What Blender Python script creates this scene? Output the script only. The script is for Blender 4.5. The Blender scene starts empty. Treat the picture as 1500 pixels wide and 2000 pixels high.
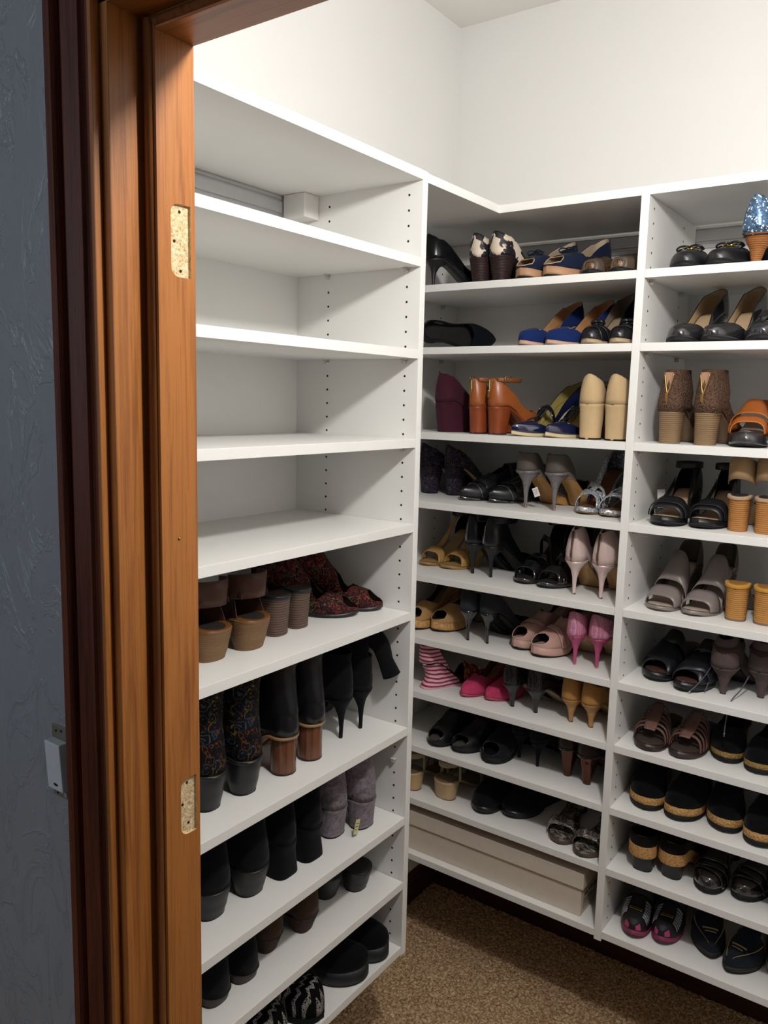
import bpy, bmesh, math, random
from mathutils import Vector, Matrix
random.seed(7)
S = bpy.context.scene
COL = S.collection
PI = math.pi
# ---------------------------------------------------------------- camera
def look():
    yaw, pt, r, f = 0.616, -0.1389, 0.0236, 1577.52
    cy, sy = math.cos(yaw), math.sin(yaw)
    F = Vector((-sy*math.cos(pt), cy*math.cos(pt), math.sin(pt)))
    R = Vector((cy, sy, 0)); U = R.cross(F)
    R2 = math.cos(r)*R+math.sin(r)*U; U2 = -math.sin(r)*R+math.cos(r)*U
    cd = bpy.data.cameras.new('camera'); cam = bpy.data.objects.new('camera', cd); COL.objects.link(cam)
    m = Matrix((R2, U2, -F)).transposed().to_4x4(); m.translation = Vector((.9812, -1.5019, -.4353))
    cam.matrix_world = m
    cd.sensor_fit = 'VERTICAL'; cd.sensor_height = 24; cd.lens = 24*f/2000; cd.clip_start = .02
    S.camera = cam
look()
# ---------------------------------------------------------------- world, lights, exposure
S.view_settings.view_transform = 'Standard'; S.view_settings.look = 'None'
S.view_settings.gamma = 1; S.view_settings.use_curve_mapping = False
S.view_settings.exposure = 0.0
w = bpy.data.worlds.new('room_world'); S.world = w; w.use_nodes = True
w.node_tree.nodes['Background'].inputs[0].default_value = (.55, .68, .9, 1)
w.node_tree.nodes['Background'].inputs[1].default_value = .10
def lamp(name, kind, loc, power, col, size=.1, rot=(0, 0, 0), sy=None):
    ld = bpy.data.lights.new(name, kind); ld.energy = power; ld.color = col
    if kind == 'AREA':
        ld.size = size
        if sy: ld.shape = 'RECTANGLE'; ld.size_y = sy
    else: ld.shadow_soft_size = size
    o = bpy.data.objects.new(name, ld); COL.objects.link(o); o.location = loc; o.rotation_euler = rot
    return o
lamp('closet_bulb', 'POINT', (.85, -.66, .17), 41, (1, .978, .945), .045)
# dull daylight from the window of the bedroom, behind and to the left of the camera
lamp('bedroom_window', 'AREA', (-1.1, -3.6, .1), 22, (.74, .84, 1), 1.4, (math.radians(90), 0, math.radians(-22)), 1.3)

# ---------------------------------------------------------------- materials
def lin(c):
    if isinstance(c, str): c = [int(c[i:i+2], 16)/255 for i in (0, 2, 4)]
    return tuple(((x+.055)/1.055)**2.4 if x > .04045 else x/12.92 for x in c)+(1,)
MATS = {}
class NT:
    def __init__(s, name):
        s.m = bpy.data.materials.new(name); s.m.use_nodes = True; s.t = s.m.node_tree
        s.b = s.t.nodes['Principled BSDF']; s.tc = s.n('ShaderNodeTexCoord')
    def n(s, ty, **kw):
        x = s.t.nodes.new(ty)
        for k, v in kw.items(): setattr(x, k, v)
        return x
    def l(s, a, b): s.t.links.new(a, b)
    def set(s, **kw):
        for k, v in kw.items():
            k = {'base': 'Base Color', 'rough': 'Roughness', 'metal': 'Metallic', 'spec': 'Specular IOR Level', 'coat': 'Coat Weight', 'sheen': 'Sheen Weight', 'trans': 'Transmission Weight'}.get(k, k)
            s.b.inputs[k].default_value = v
    def mapping(s, scale=(1, 1, 1), rot=(0, 0, 0)):
        mp = s.n('ShaderNodeMapping'); mp.inputs['Scale'].default_value = scale; mp.inputs['Rotation'].default_value = rot
        s.l(s.tc.outputs['Object'], mp.inputs[0]); return mp.outputs[0]
    def noise(s, vec, scale, detail=4, rough=.5, dist=0):
        x = s.n('ShaderNodeTexNoise'); x.inputs['Scale'].default_value = scale; x.inputs['Detail'].default_value = detail
        x.inputs['Roughness'].default_value = rough; x.inputs['Distortion'].default_value = dist
        s.l(vec, x.inputs['Vector']); return x.outputs['Fac']
    def voro(s, vec, scale, feature='F1', out='Distance', rnd=1):
        x = s.n('ShaderNodeTexVoronoi', feature=feature); x.inputs['Scale'].default_value = scale
        x.inputs['Randomness'].default_value = rnd
        s.l(vec, x.inputs['Vector']); return x.outputs[out]
    def ramp(s, fac, stops, interp='LINEAR'):
        x = s.n('ShaderNodeValToRGB'); x.color_ramp.interpolation = interp
        e = x.color_ramp.elements
        while len(e) < len(stops): e.new(.5)
        for q, (p, c) in zip(e, stops): q.position = p; q.color = lin(c) if not isinstance(c, float) else (c, c, c, 1)
        s.l(fac, x.inputs[0]); return x.outputs[0]
    def math(s, op, a, b=None, c=None):
        x = s.n('ShaderNodeMath', operation=op)
        for i, v in enumerate((a, b, c)):
            if v is None: continue
            if isinstance(v, (int, float)): x.inputs[i].default_value = v
            else: s.l(v, x.inputs[i])
        return x.outputs[0]
    def mix(s, fac, a, b):
        x = s.n('ShaderNodeMix', data_type='RGBA')
        if isinstance(fac, (int, float)): x.inputs[0].default_value = fac
        else: s.l(fac, x.inputs[0])
        for v, k in ((a, 6), (b, 7)):
            if isinstance(v, (str, tuple)): x.inputs[k].default_value = lin(v) if isinstance(v, str) else v
            else: s.l(v, x.inputs[k])
        return x.outputs[2]
    def bump(s, h, strength=.3, dist=.001):
        x = s.n('ShaderNodeBump'); x.inputs['Strength'].default_value = strength; x.inputs['Distance'].default_value = dist
        s.l(h, x.inputs['Height']); s.l(x.outputs[0], s.b.inputs['Normal'])
    def sep(s, vec):
        x = s.n('ShaderNodeSeparateXYZ'); s.l(vec, x.inputs[0]); return x.outputs
    def base(s, c): s.l(c, s.b.inputs['Base Color'])
def cached(fn):
    def g(*a, **k):
        key = (fn.__name__,)+a+tuple(sorted(k.items()))
        if key not in MATS: MATS[key] = fn(*a, **k)
        return MATS[key]
    return g
@cached
def leather(c, rough=.42, var=.12):
    n = NT('leather'); v = n.mapping()
    f = n.noise(v, 28, 3); d = tuple(x*(1-var*2) for x in lin(c)[:3])+(1,)
    n.base(n.mix(f, lin(c), d)); n.set(rough=rough, spec=.45)
    n.bump(n.voro(v, 900), .12, .0004); return n.m
@cached
def suede(c, var=.18):
    n = NT('suede'); v = n.mapping(); f = n.noise(v, 60, 5, .65)
    a = lin(c); d = tuple(x*(1-var*2) for x in a[:3])+(1,); b = tuple(min(1, x*(1+var)) for x in a[:3])+(1,)
    n.base(n.mix(f, d, b)); n.set(rough=.95, spec=.1, sheen=.06)
    n.bump(n.noise(v, 1500, 2), .25, .0005); return n.m
@cached
def velvet(c, hi):
    n = NT('crushed_velvet'); v = n.mapping(); f = n.noise(v, 55, 6, .7, 1.5)
    n.base(n.ramp(f, [(.35, c), (.66, hi)])); n.set(rough=.8, spec=.2, sheen=.15)
    n.bump(f, .3, .002); return n.m
@cached
def patent(c, rough=.08):
    n = NT('patent'); v = n.mapping(); n.set(base=lin(c), rough=rough, spec=.6, coat=.6)
    n.bump(n.noise(v, 35, 2), .15, .002); return n.m
@cached
def satin(c):
    n = NT('satin'); v = n.mapping(); n.set(base=lin(c), rough=.3, spec=.5, sheen=.2, metal=.15)
    n.bump(n.noise(v, 30, 2, .5, .5), .25, .003); return n.m
@cached
def plain(c, rough=.5, metal=0., spec=.5):
    n = NT('plain'); v = n.mapping(); f = n.noise(v, 40, 3)
    a = lin(c); n.base(n.mix(f, a, tuple(x*.88 for x in a[:3])+(1,))); n.set(rough=rough, metal=metal, spec=spec); return n.m
@cached
def glitter(c, c2, sc=420.):
    n = NT('glitter'); v = n.mapping(); x = n.n('ShaderNodeTexVoronoi'); x.inputs['Scale'].default_value = sc
    n.l(v, x.inputs['Vector']); sp = n.sep(x.outputs['Color'])
    n.base(n.ramp(sp[0], [(0, c2), (.45, c), (.84, c), (.86, 'ffffff')]))
    n.set(rough=.3, metal=.4)
    n.bump(sp[1], .8, .002); return n.m
@cached
def scales(c, c2, sc=330., rough=.3, metal=.2):
    n = NT('snake_print'); v = n.mapping((1, .6, 1)); d = n.voro(v, sc, 'DISTANCE_TO_EDGE', 'Distance', .35)
    big = n.noise(n.mapping(), 70, 4)
    f = n.math('MULTIPLY', n.math('LESS_THAN', d, .14), 1.)
    g = n.mix(big, lin(c), tuple(x*.6 for x in lin(c)[:3])+(1,))
    n.base(n.mix(f, g, c2)); n.set(rough=rough, metal=metal); n.bump(d, .5, .001); return n.m
@cached
def python_print():
    n = NT('python_print'); v = n.mapping(); d = n.voro(v, 260, 'DISTANCE_TO_EDGE', 'Distance', .5)
    big = n.noise(v, 45, 4, .6, 1)
    a = n.ramp(big, [(.4, '15110f'), (.5, '8c847a'), (.62, 'd9d2c8')])
    n.base(n.mix(n.math('LESS_THAN', d, .1), a, '221c18')); n.set(rough=.3, spec=.6); n.bump(d, .4, .001); return n.m
@cached
def cow():
    n = NT('cow_hair'); v = n.mapping(); f = n.noise(v, 38, 1.5, .4, .8)
    n.base(n.ramp(f, [(.47, '15101a'), (.50, 'dccbb6')], 'LINEAR')); n.set(rough=.5, sheen=.1)
    n.bump(n.noise(n.mapping((3, 3, .5)), 900, 2), .3, .0006); return n.m
@cached
def cork(c='b98a54', c2='6d4420'):
    n = NT('cork'); v = n.mapping(); f = n.voro(v, 230); g = n.noise(v, 300, 4)
    n.base(n.ramp(n.math('ADD', n.math('MULTIPLY', f, .5), n.math('MULTIPLY', g, .6)), [(.25, c2), (.5, c), (.8, 'd2a76d')]))
    n.set(rough=.75, spec=.2); n.bump(g, .4, .001); return n.m
@cached
def stacked(c, c2, pitch=.0045):
    n = NT('stacked_leather'); z = n.sep(n.mapping((1, 1, 1)))[2]
    wob = n.math('MULTIPLY', n.noise(n.mapping((1, 1, 6)), 30, 3), .0012)
    fr = n.math('FRACT', n.math('DIVIDE', n.math('ADD', z, wob), pitch))
    band = n.ramp(fr, [(0, c2), (.22, c), (.8, c), (1, c2)])
    n.base(n.mix(n.noise(n.mapping((1, 1, 4)), 60, 5), band, n.mix(.35, band, c2)))
    n.set(rough=.55, spec=.3); n.bump(fr, .5, .0008); return n.m
@cached
def wood(c, c2, sc=1., rough=.38, axis=2, gloss=.5):
    n = NT('wood'); k = [22*sc]*3; k[axis] = .9*sc
    v = n.mapping(tuple(k)); f = n.noise(v, 3.2, 5, .62, .7)
    k2 = [260*sc]*3; k2[axis] = 5*sc; g = n.noise(n.mapping(tuple(k2)), 1.6, 2, .6)
    col = n.ramp(f, [(.28, c2), (.52, c), (.8, c)])
    col = n.mix(n.math('MULTIPLY', n.math('LESS_THAN', g, .42), .35), col, c2)
    n.base(col); n.set(rough=rough, spec=gloss); n.bump(g, .12, .0004); return n.m
@cached
def floral(bg, cols, sc=70., amt=.33):
    n = NT('floral_print'); v0 = n.mapping(); w = n.n('ShaderNodeTexNoise'); w.inputs['Scale'].default_value = 45
    n.l(v0, w.inputs['Vector']); ad = n.n('ShaderNodeMix', data_type='VECTOR'); ad.inputs[0].default_value = .035
    n.l(v0, ad.inputs[4]); n.l(w.outputs['Color'], ad.inputs[5]); v = ad.outputs[1]
    x = n.n('ShaderNodeTexVoronoi'); x.inputs['Scale'].default_value = sc; n.l(v, x.inputs['Vector'])
    hue = n.sep(x.outputs['Color'])[0]
    stops = [(i/len(cols), c) for i, c in enumerate(cols)]
    c = n.ramp(hue, stops, 'CONSTANT')
    wv = n.math('SINE', n.math('MULTIPLY', x.outputs['Distance'], 16.))
    mask = n.math('GREATER_THAN', n.math('MULTIPLY', wv, n.noise(v0, 90, 3)), amt)
    n.base(n.mix(mask, bg, c)); n.set(rough=.75, spec=.2); n.bump(mask, .3, .0006); return n.m
@cached
def stripes(c, c2, pitch=.012, axis=2, duty=.5, wob=.012):
    n = NT('striped_fabric'); v = n.mapping(); z = n.sep(v)[axis]
    q = n.math('ADD', z, n.math('MULTIPLY', n.noise(v, 16, 2), wob))
    fr = n.math('FRACT', n.math('DIVIDE', q, pitch))
    n.base(n.mix(n.math('LESS_THAN', fr, duty), c, c2)); n.set(rough=.7, spec=.25); return n.m
@cached
def knit():
    n = NT('zigzag_knit'); v = n.mapping(); s = n.sep(v)
    tri = n.math('PINGPONG', s[0], .009)
    zz = n.math('FRACT', n.math('DIVIDE', n.math('ADD', s[1], n.math('MULTIPLY', tri, 1.1)), .024))
    m1 = n.math('LESS_THAN', zz, .36)
    st = n.math('GREATER_THAN', n.noise(n.mapping((1, 1, 1)), 420, 1), .45)
    n.base(n.mix(n.math('MULTIPLY', m1, st), '0b0b0c', '8f8c86')); n.set(rough=.95, spec=.1)
    n.bump(n.noise(v, 700, 2), .6, .001); return n.m
@cached
def fuzzy(c, c2):
    n = NT('beaded_fabric'); v = n.mapping(); f = n.voro(v, 260)
    n.base(n.ramp(f, [(.15, c2), (.45, c)])); n.set(rough=.8, spec=.3); n.bump(f, .9, .003); return n.m
@cached
def shine(c, rough=.25): return plain(c, rough, .9)
def m_panel():
    n = NT('white_melamine'); v = n.mapping(); g = n.noise(v, 700, 2)
    n.base(n.mix(n.noise(v, 6, 2), 'ecebe8', 'e6e5e1')); n.set(rough=.42, spec=.4); n.bump(g, .06, .0004); return n.m
def m_wall(c, c2, bumpy=.15, sc=160.):
    n = NT('wall_paint'); v = n.mapping(); n.base(n.mix(n.noise(v, 3, 3), c, c2)); n.set(rough=.88, spec=.25)
    n.bump(n.noise(v, sc, 3), bumpy, .001); return n.m
def m_plaster():
    n = NT('trowelled_plaster'); v = n.mapping((1, 1, .55)); a = n.noise(v, 9, 6, .55, 1.4)
    ridge = n.ramp(a, [(.44, 0.), (.485, 1.), (.5, .25), (.56, .5)])
    b = n.noise(v, 30, 3, .5, .6)
    h = n.math('ADD', n.math('MULTIPLY', n.sep(ridge)[0], .55), n.math('MULTIPLY', b, .7))
    n.base(n.mix(n.noise(v, 12, 3), '85878a', '919292')); n.set(rough=.34, spec=.6)
    n.bump(h, .5, .0055); return n.m
def m_carpet():
    n = NT('carpet_pile'); v = n.mapping(); f = n.noise(v, 150, 4, .75)
    g = n.noise(v, 9, 3)
    c = n.ramp(f, [(.36, '5a4029'), (.5, 'b8946f'), (.62, 'f0d8b4')])
    n.base(n.mix(n.math('MULTIPLY', g, .4), c, 'b89878')); n.set(rough=1, spec=.05)
    n.bump(n.noise(v, 500, 3), .8, .004); return n.m
def m_raw():
    n = NT('raw_particle_board'); v = n.mapping(); f = n.noise(v, 160, 5, .7); g = n.voro(v, 330)
    n.base(n.ramp(n.math('ADD', n.math('MULTIPLY', f, .8), n.math('MULTIPLY', g, .3)), [(.3, '8a6c46'), (.48, 'c9ae84'), (.7, 'e8d3ad')]))
    n.set(rough=.9, spec=.15); n.bump(f, .8, .003); return n.m
PANEL = m_panel(); WALL = m_wall('e2e1df', 'dddcd9'); PLASTER = m_plaster(); CARPET = m_carpet(); RAW = m_raw()
OAK = wood('a4662e', '7a4317', 1., .34); OAKX = wood('a4662e', '7a4317', 1., .34, 0)
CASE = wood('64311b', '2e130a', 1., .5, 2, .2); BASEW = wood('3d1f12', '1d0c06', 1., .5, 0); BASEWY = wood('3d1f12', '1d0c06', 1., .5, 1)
DARK = plain('15120f', .9); CLEAR = plain('cfcdc6', .2, 0., .6); RUB = plain('161516', .7, 0., .3)
# ---------------------------------------------------------------- mesh helpers
def obj(name, me, mats, parent=None, smooth=False, bevel=0, solid=0, kind=None, label=None):
    if isinstance(me, bmesh.types.BMesh):
        bm = me; me = bpy.data.meshes.new(name); bm.to_mesh(me); bm.free()
    for m in (mats if isinstance(mats, (list, tuple)) else [mats]): me.materials.append(m)
    if smooth: me.polygons.foreach_set('use_smooth', [True]*len(me.polygons))
    o = bpy.data.objects.new(name, me); COL.objects.link(o)
    if parent: o.parent = parent
    if solid:
        q = o.modifiers.new('thick', 'SOLIDIFY'); q.thickness = solid; q.offset = -1; q.use_even_offset = False
        if len(me.materials) > 1: q.material_offset = 1
    if bevel:
        q = o.modifiers.new('bevel', 'BEVEL'); q.width = bevel; q.segments = 2; q.limit_method = 'ANGLE'
    if kind: o['kind'] = kind
    if label: o['label'] = label
    return o
def thing(name, label, cat, loc=(0, 0, 0), rz=0, group=None):
    o = bpy.data.objects.new(name, None); COL.objects.link(o); o.empty_display_size = .05
    o.location = loc; o.rotation_euler = (0, 0, rz); o['label'] = label; o['category'] = cat
    if group: o['group'] = group
    return o
def box(bm, x0, x1, y0, y1, z0, z1):
    v = [bm.verts.new((x, y, z)) for x in (x0, x1) for y in (y0, y1) for z in (z0, z1)]
    for f in ((0, 1, 3, 2), (4, 6, 7, 5), (0, 4, 5, 1), (2, 3, 7, 6), (0, 2, 6, 4), (1, 5, 7, 3)):
        bm.faces.new([v[i] for i in f])
    return v
def boxm(*b):
    bm = bmesh.new()
    box(bm, *b); return bm
def grid(bm, pts, loop_u=False, loop_v=False, cap0=False, cap1=False, mi=0, skip=None):
    """pts[i][j] -> quads; normal is d_i x d_j"""
    V = [[bm.verts.new(p) for p in row] for row in pts]
    n, m = len(V), len(V[0])
    for i in range(n if loop_u else n-1):
        for j in range(m if loop_v else m-1):
            if skip and skip(i, j): continue
            a, b, c, d = V[i][j], V[(i+1) % n][j], V[(i+1) % n][(j+1) % m], V[i][(j+1) % m]
            try: bm.faces.new((a, b, c, d)).material_index = mi
            except ValueError: pass
    if cap0: bm.faces.new(list(V[0]) if cap0 == 2 else list(reversed(V[0]))).material_index = mi
    if cap1: bm.faces.new(list(reversed(V[-1])) if cap1 == 2 else list(V[-1])).material_index = mi
    return V
def tube(bm, path, r, seg=8, mi=0, closed=False):
    path = [Vector(p) for p in path]; n = len(path); rings = []
    up = Vector((0, 0, 1)); prev = None
    for i, p in enumerate(path):
        a = path[(i-1) % n] if (closed or i > 0) else p
        b = path[(i+1) % n] if (closed or i < n-1) else p
        t = (b-a).normalized()
        if prev is None:
            x = t.cross(up)
            if x.length < .1: x = t.cross(Vector((1, 0, 0)))
        else: x = prev-t*prev.dot(t)
        x.normalize(); prev = x; y = t.cross(x)
        rr = r[i] if isinstance(r, (list, tuple)) else r
        rings.append([p+(x*math.cos(2*PI*k/seg)+y*math.sin(2*PI*k/seg))*rr for k in range(seg)])
    grid(bm, rings, loop_u=closed, loop_v=True, cap0=0 if closed else 1, cap1=0 if closed else 1, mi=mi)
def finish(bm, dist=1e-5, recalc=True):
    bmesh.ops.remove_doubles(bm, verts=bm.verts, dist=dist)
    bad = [f for f in bm.faces if f.calc_area() < 1e-10]
    if bad: bmesh.ops.delete(bm, geom=bad, context='FACES')
    if recalc: bmesh.ops.recalc_face_normals(bm, faces=bm.faces)
    return bm
def ip(pts, x):
    """smooth monotone-ish interpolation through (x, y) points"""
    if x <= pts[0][0]: return pts[0][1]
    for (a, fa), (b, fb) in zip(pts, pts[1:]):
        if x <= b:
            t = (x-a)/(b-a) if b > a else 1
            t = t*t*(3-2*t)*.5+t*.5
            return fa+(fb-fa)*t
    return pts[-1][1]

# ---------------------------------------------------------------- shoes
class Last:
    def __init__(s, L=.235, H=.07, P=.006, wh=.029, ww=.025, wb=.038, toe='round', R=1., side=1, spring=.006, t0=.006, flat=.62, toeh=1.):
        s.L, s.H, s.P, s.wh, s.ww, s.wb, s.toe, s.Rk, s.side, s.spring, s.t0, s.flat, s.toeh = L, H, P, wh, ww, wb, toe, R, side, spring, t0, flat, toeh
    def y(s, t): return s.L*t
    def zs(s, t):
        if t < .16: z = s.H-(.16-t)*.02
        elif t < s.flat+.02:
            q = (t-.16)/(s.flat+.02-.16); q = q*q*(3-2*q)*.75+q*.25
            z = s.H+(s.P-s.H)*q
        else: z = s.P
        if t > .78: z += s.spring*((t-.78)/.22)**2
        return z
    def zb(s, t):
        top = s.zs(t)
        fl = s.spring*.8*((t-.78)/.22)**2 if t > .78 else 0
        if t > s.flat: return min(fl, top-.002)
        q = max(0, min(1, (s.flat-t)/.12))
        return max(0, (top-s.t0)*q + 0*(1-q)) if top-s.t0 > 0 else 0
    def w(s, t):
        t = max(0, min(1, t))
        if t < .12: return s.wh*math.sqrt(max(0, 1-((.12-t)/.12)**2))
        if t < .70: return ip([(.12, s.wh), (.38, s.ww), (.70, s.wb)], t)
        q = (t-.7)/.3
        p, e = {'round': (2.3, .5), 'point': (1.35, .85), 'almond': (1.7, .62), 'square': (4.5, .5)}[s.toe]
        return s.wb*max(0, 1-q**p)**e
    def cx(s, t):
        k = {'round': .007, 'point': .002, 'almond': .005, 'square': .003}[s.toe]
        return -s.side*k*(max(0, t-.25)/.75)**1.5*1.5+s.side*.003*math.sin(PI*t)
    def R(s, t):
        v = ip([(0, .078), (.15, .086), (.38, .084), (.52, .066), (.66, .047), (.78, .037), (.88, .031), (.95, .025), (1, .012)], t)*s.Rk
        if t > .75: v *= 1+(s.toeh-1)*min(1, (t-.75)/.15)
        return v
    def P3(s, t, phi, off=0, wall=0):
        c, n = math.cos(phi), math.sin(phi)
        W = s.w(t)*(1+off/.032)
        x = W*math.copysign(abs(c)**.62, c); z = (s.R(t)+off)*abs(n)**.85
        lean = 1-n*n*(.10+.24*(1-min(1, t/.28))) if t < .5 else 1-.1*n*n*max(0, (.6-t)/.1)
        dy = (1-min(1, t/.12))*(.011*(z/.07)**2-.007*z/.07) if t < .12 else 0
        return Vector((s.cx(t)+x*lean, s.y(t)*(1+2*off/s.L)-off+dy, s.zs(t)+z))
def stations(n=40): return [(1-math.cos(PI*i/n))/2 for i in range(n+1)]
def upper_bm(la, f, off=.0012, cols=9, n=46, s0=0., s1=1.):
    """f: list of (s, closed fraction 0..1 of the crest height)"""
    bm = bmesh.new(); st = [t for t in stations(n) if s0 <= t <= s1]
    cut = []
    for t in st:
        q = max(0, min(1, ip(f, t))); cut.append(math.asin(min(1, q**(1/.85))))
    for sgn in (0, 1):
        rows = []
        for t, c in zip(st, cut):
            r = [la.P3(t, c*j/cols if sgn == 0 else PI-c*(cols-j)/cols, off) for j in range(cols+1)]
            rows.append(r)
        grid(bm, rows, skip=lambda i, j: cut[i] < .06 and cut[i+1] < .06)
    return finish(bm, 2e-5, False)
def rim_bm(la, f, s0, s1, r=.0012, off=.0008, n=46):
    """a piped edge that follows the topline"""
    bm = bmesh.new(); L_, R_ = [], []
    for t in stations(n):
        if not s0 <= t <= s1: continue
        q = max(0, min(1, ip(f, t))); c = math.asin(min(1, q**(1/.85)))
        R_.append(la.P3(t, c, off)); L_.append(la.P3(t, PI-c, off))
    tube(bm, list(reversed(R_))+L_[0 if (R_[0]-L_[0]).length > 1e-4 else 1:], r, 6)
    return finish(bm)
def band_bm(la, sc, wid, bend=0., skew=0., p0=0., p1=PI, off=.0015, n=26, lift=0.):
    bm = bmesh.new(); rows = []
    for i in range(n+1):
        phi = p0+(p1-p0)*i/n
        c = sc+bend*math.sin(phi)+skew*math.cos(phi)*la.side
        w = wid
        rows.append([la.P3(min(1, max(0, c+w*(k/4-.5))), phi, off+lift*math.sin(phi)) for k in (4, 3, 2, 1, 0)])
    grid(bm, rows); return finish(bm, 1e-6, False)
def strip_bm(la, s0, s1, phi, wid, off=.0018, n=14, phi1=None):
    """strap running lengthwise"""
    bm = bmesh.new(); rows = []
    for i in range(n+1):
        t = s0+(s1-s0)*i/n; ph = phi+((phi1 if phi1 is not None else phi)-phi)*i/n
        rows.append([la.P3(t, ph+wid*(k/3-.5), off) for k in range(4)])
    grid(bm, rows); return finish(bm, 1e-6, False)
def cuff_bm(cy, z, rx, ry, wid, a0=0., a1=2*PI, tilt=0., flare=0., cx=0.):
    bm = bmesh.new(); rows = []; n = 30
    for i in range(n+1):
        a = a0+(a1-a0)*i/n
        row = []
        for k in range(4):
            q = k/3; r = 1+flare*q
            y = cy-ry*math.cos(a)*r; row.append((cx+rx*math.sin(a)*r, y, z+wid*q+tilt*math.cos(a)))
        rows.append(row)
    grid(bm, rows); return finish(bm, 1e-6, False)
def sole_bm(la, m=.0015, tuck=0., s0=0., s1=1., gap=0.0, ztop=0., n=34, flare=0.):
    bm = bmesh.new(); rows = []
    for t in stations(n):
        if not s0-1e-9 <= t <= s1+1e-9: continue
        mm = m-tuck*max(0, min(1, (.36-t)/.08)); W = max(.0004, la.w(t)+mm); z1 = la.zs(t)+ztop; z0 = la.zb(t)+gap; cx = la.cx(t); y = la.y(t)
        if t == 0: y -= mm
        if t == 1: y += m
        if z1-z0 < .0015: z0 = z1-.0015
        Wb = W*(1+flare)
        if t in (0, 1): W = Wb = m*.3
        rows.append([(cx+Wb, y, z0), (cx+W*1.005, y, z0+(z1-z0)*.25), (cx+W, y, z1), (cx-W, y, z1), (cx-W*1.005, y, z0+(z1-z0)*.25), (cx-Wb, y, z0)])
    grid(bm, rows, loop_v=True, cap0=1, cap1=1)
    return finish(bm, 1e-6)
def insole_bm(la, dz=.0012, m=-.0025, s0=0., s1=1., th=.0015):
    bm = bmesh.new(); rows = []
    for t in stations(30):
        if not s0 <= t <= s1: continue
        W = max(.0004, la.w(t)+m); z = la.zs(t)+dz; cx = la.cx(t); y = la.y(t)*(1-.012)+la.L*.006
        rows.append([(cx+W, y, z), (cx+W*.6, y, z+th), (cx, y, z+th*.8), (cx-W*.6, y, z+th), (cx-W, y, z)])
    grid(bm, rows); return finish(bm, 1e-6)
HEELS = {  # v: (halfwidth, y_back, y_front, squareness) with y in metres
 'stiletto': [(0, 1.03, -.0015, .064, .9), (.07, .98, .0, .060, .95), (.16, .78, .006, .055, 1), (.3, .42, .012, .038, 1), (.5, .25, .016, .030, 1), (.75, .18, .018, .027, 1), (1, .16, .019, .0275, 1)],
 'kitten': [(0, 1.03, -.0015, .064, .9), (.08, .98, .0, .060, .95), (.2, .78, .006, .056, 1), (.4, .48, .016, .042, 1), (.7, .27, .021, .034, 1), (1, .22, .023, .034, 1)],
 'block': [(0, 1.04, -.0015, .068, .8), (.2, .99, .001, .063, .85), (1, .90, .006, .052, .85)],
 'flared': [(0, 1.03, -.001, .060, .75), (.3, .92, .003, .056, .7), (1, 1.02, .000, .058, .6)],
 'taper': [(0, 1.04, -.0015, .068, .8), (.3, .94, .004, .062, .8), (1, .72, .013, .050, .8)],
 'wide': [(0, 1.1, -.004, .075, .9), (.1, 1.09, -.003, .074, .9), (.6, .98, .005, .066, .9), (1, .84, .012, .060, .9)],
 'cylinder': [(0, .80, .006, .052, 1), (.06, .86, .004, .056, 1), (1, .86, .004, .056, 1)],
 'cone': [(0, 1.04, -.0015, .064, 1), (.15, .9, .006, .056, 1), (1, .38, .018, .036, 1)],
 'wedgecone': [(0, 1.03, -.001, .080, .9), (.2, .86, .004, .068, 1), (.6, .48, .014, .046, 1), (1, .30, .018, .036, 1)],
}
def heel_bm(la, kind, wide=1., seg=24, v0=0., v1=1., groove=0, gap=0., wedge_to=None):
    bm = bmesh.new(); prof = HEELS.get(kind)
    N = groove*3 if groove else 16; rows = []
    for i in range(N+1):
        v = v0+(v1-v0)*i/N
        if kind == 'wedge':
            yf = la.L*(wedge_to or .62); hw, yb, sq = la.wh*(1.02-.06*v), .0+.010*v, .9
        elif kind == 'wedgebow':   # wedge whose back curves in
            yf = la.L*(wedge_to or .62); hw, yb, sq = la.wh*(1.0-.22*math.sin(PI*min(1, v*1.1))), .022*math.sin(PI*v*.9)-.004*v, .9
        else:
            hw = la.wh*wide*ip([(p[0], p[1]) for p in prof], v); yb = ip([(p[0], p[2]) for p in prof], v)
            yf = ip([(p[0], p[3]) for p in prof], v); sq = ip([(p[0], p[4]) for p in prof], v)
        ins = .0008 if (groove and i % 3 == 0) else 0
        yc, hl = (yb+yf)/2, (yf-yb)/2-ins; hw -= ins
        ring = []
        for k in range(seg):
            a = 2*PI*k/seg; c, s_ = math.cos(a), math.sin(a)
            x = hw*math.copysign(abs(s_)**sq, s_); y = yc-hl*math.copysign(abs(c)**sq, c)
            if kind in ('wedge', 'wedgebow'):
                t = y/la.L; hwx = min(hw, la.w(max(t, .03))*(1-.03*v)) if t > .1 else hw
                x = hwx*math.copysign(abs(s_)**.55, s_)
                x += la.cx(max(0, t))
            zt = la.zs(max(0, y/la.L))-(la.t0*.5 if kind in ('cylinder', 'wedge', 'wedgebow') else -.0003)
            ring.append((x, y, max(0, zt*(1-v)+gap*v)))
        rows.append(ring)
    grid(bm, rows, loop_v=True, cap0=1, cap1=1); return finish(bm, 1e-6)
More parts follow.
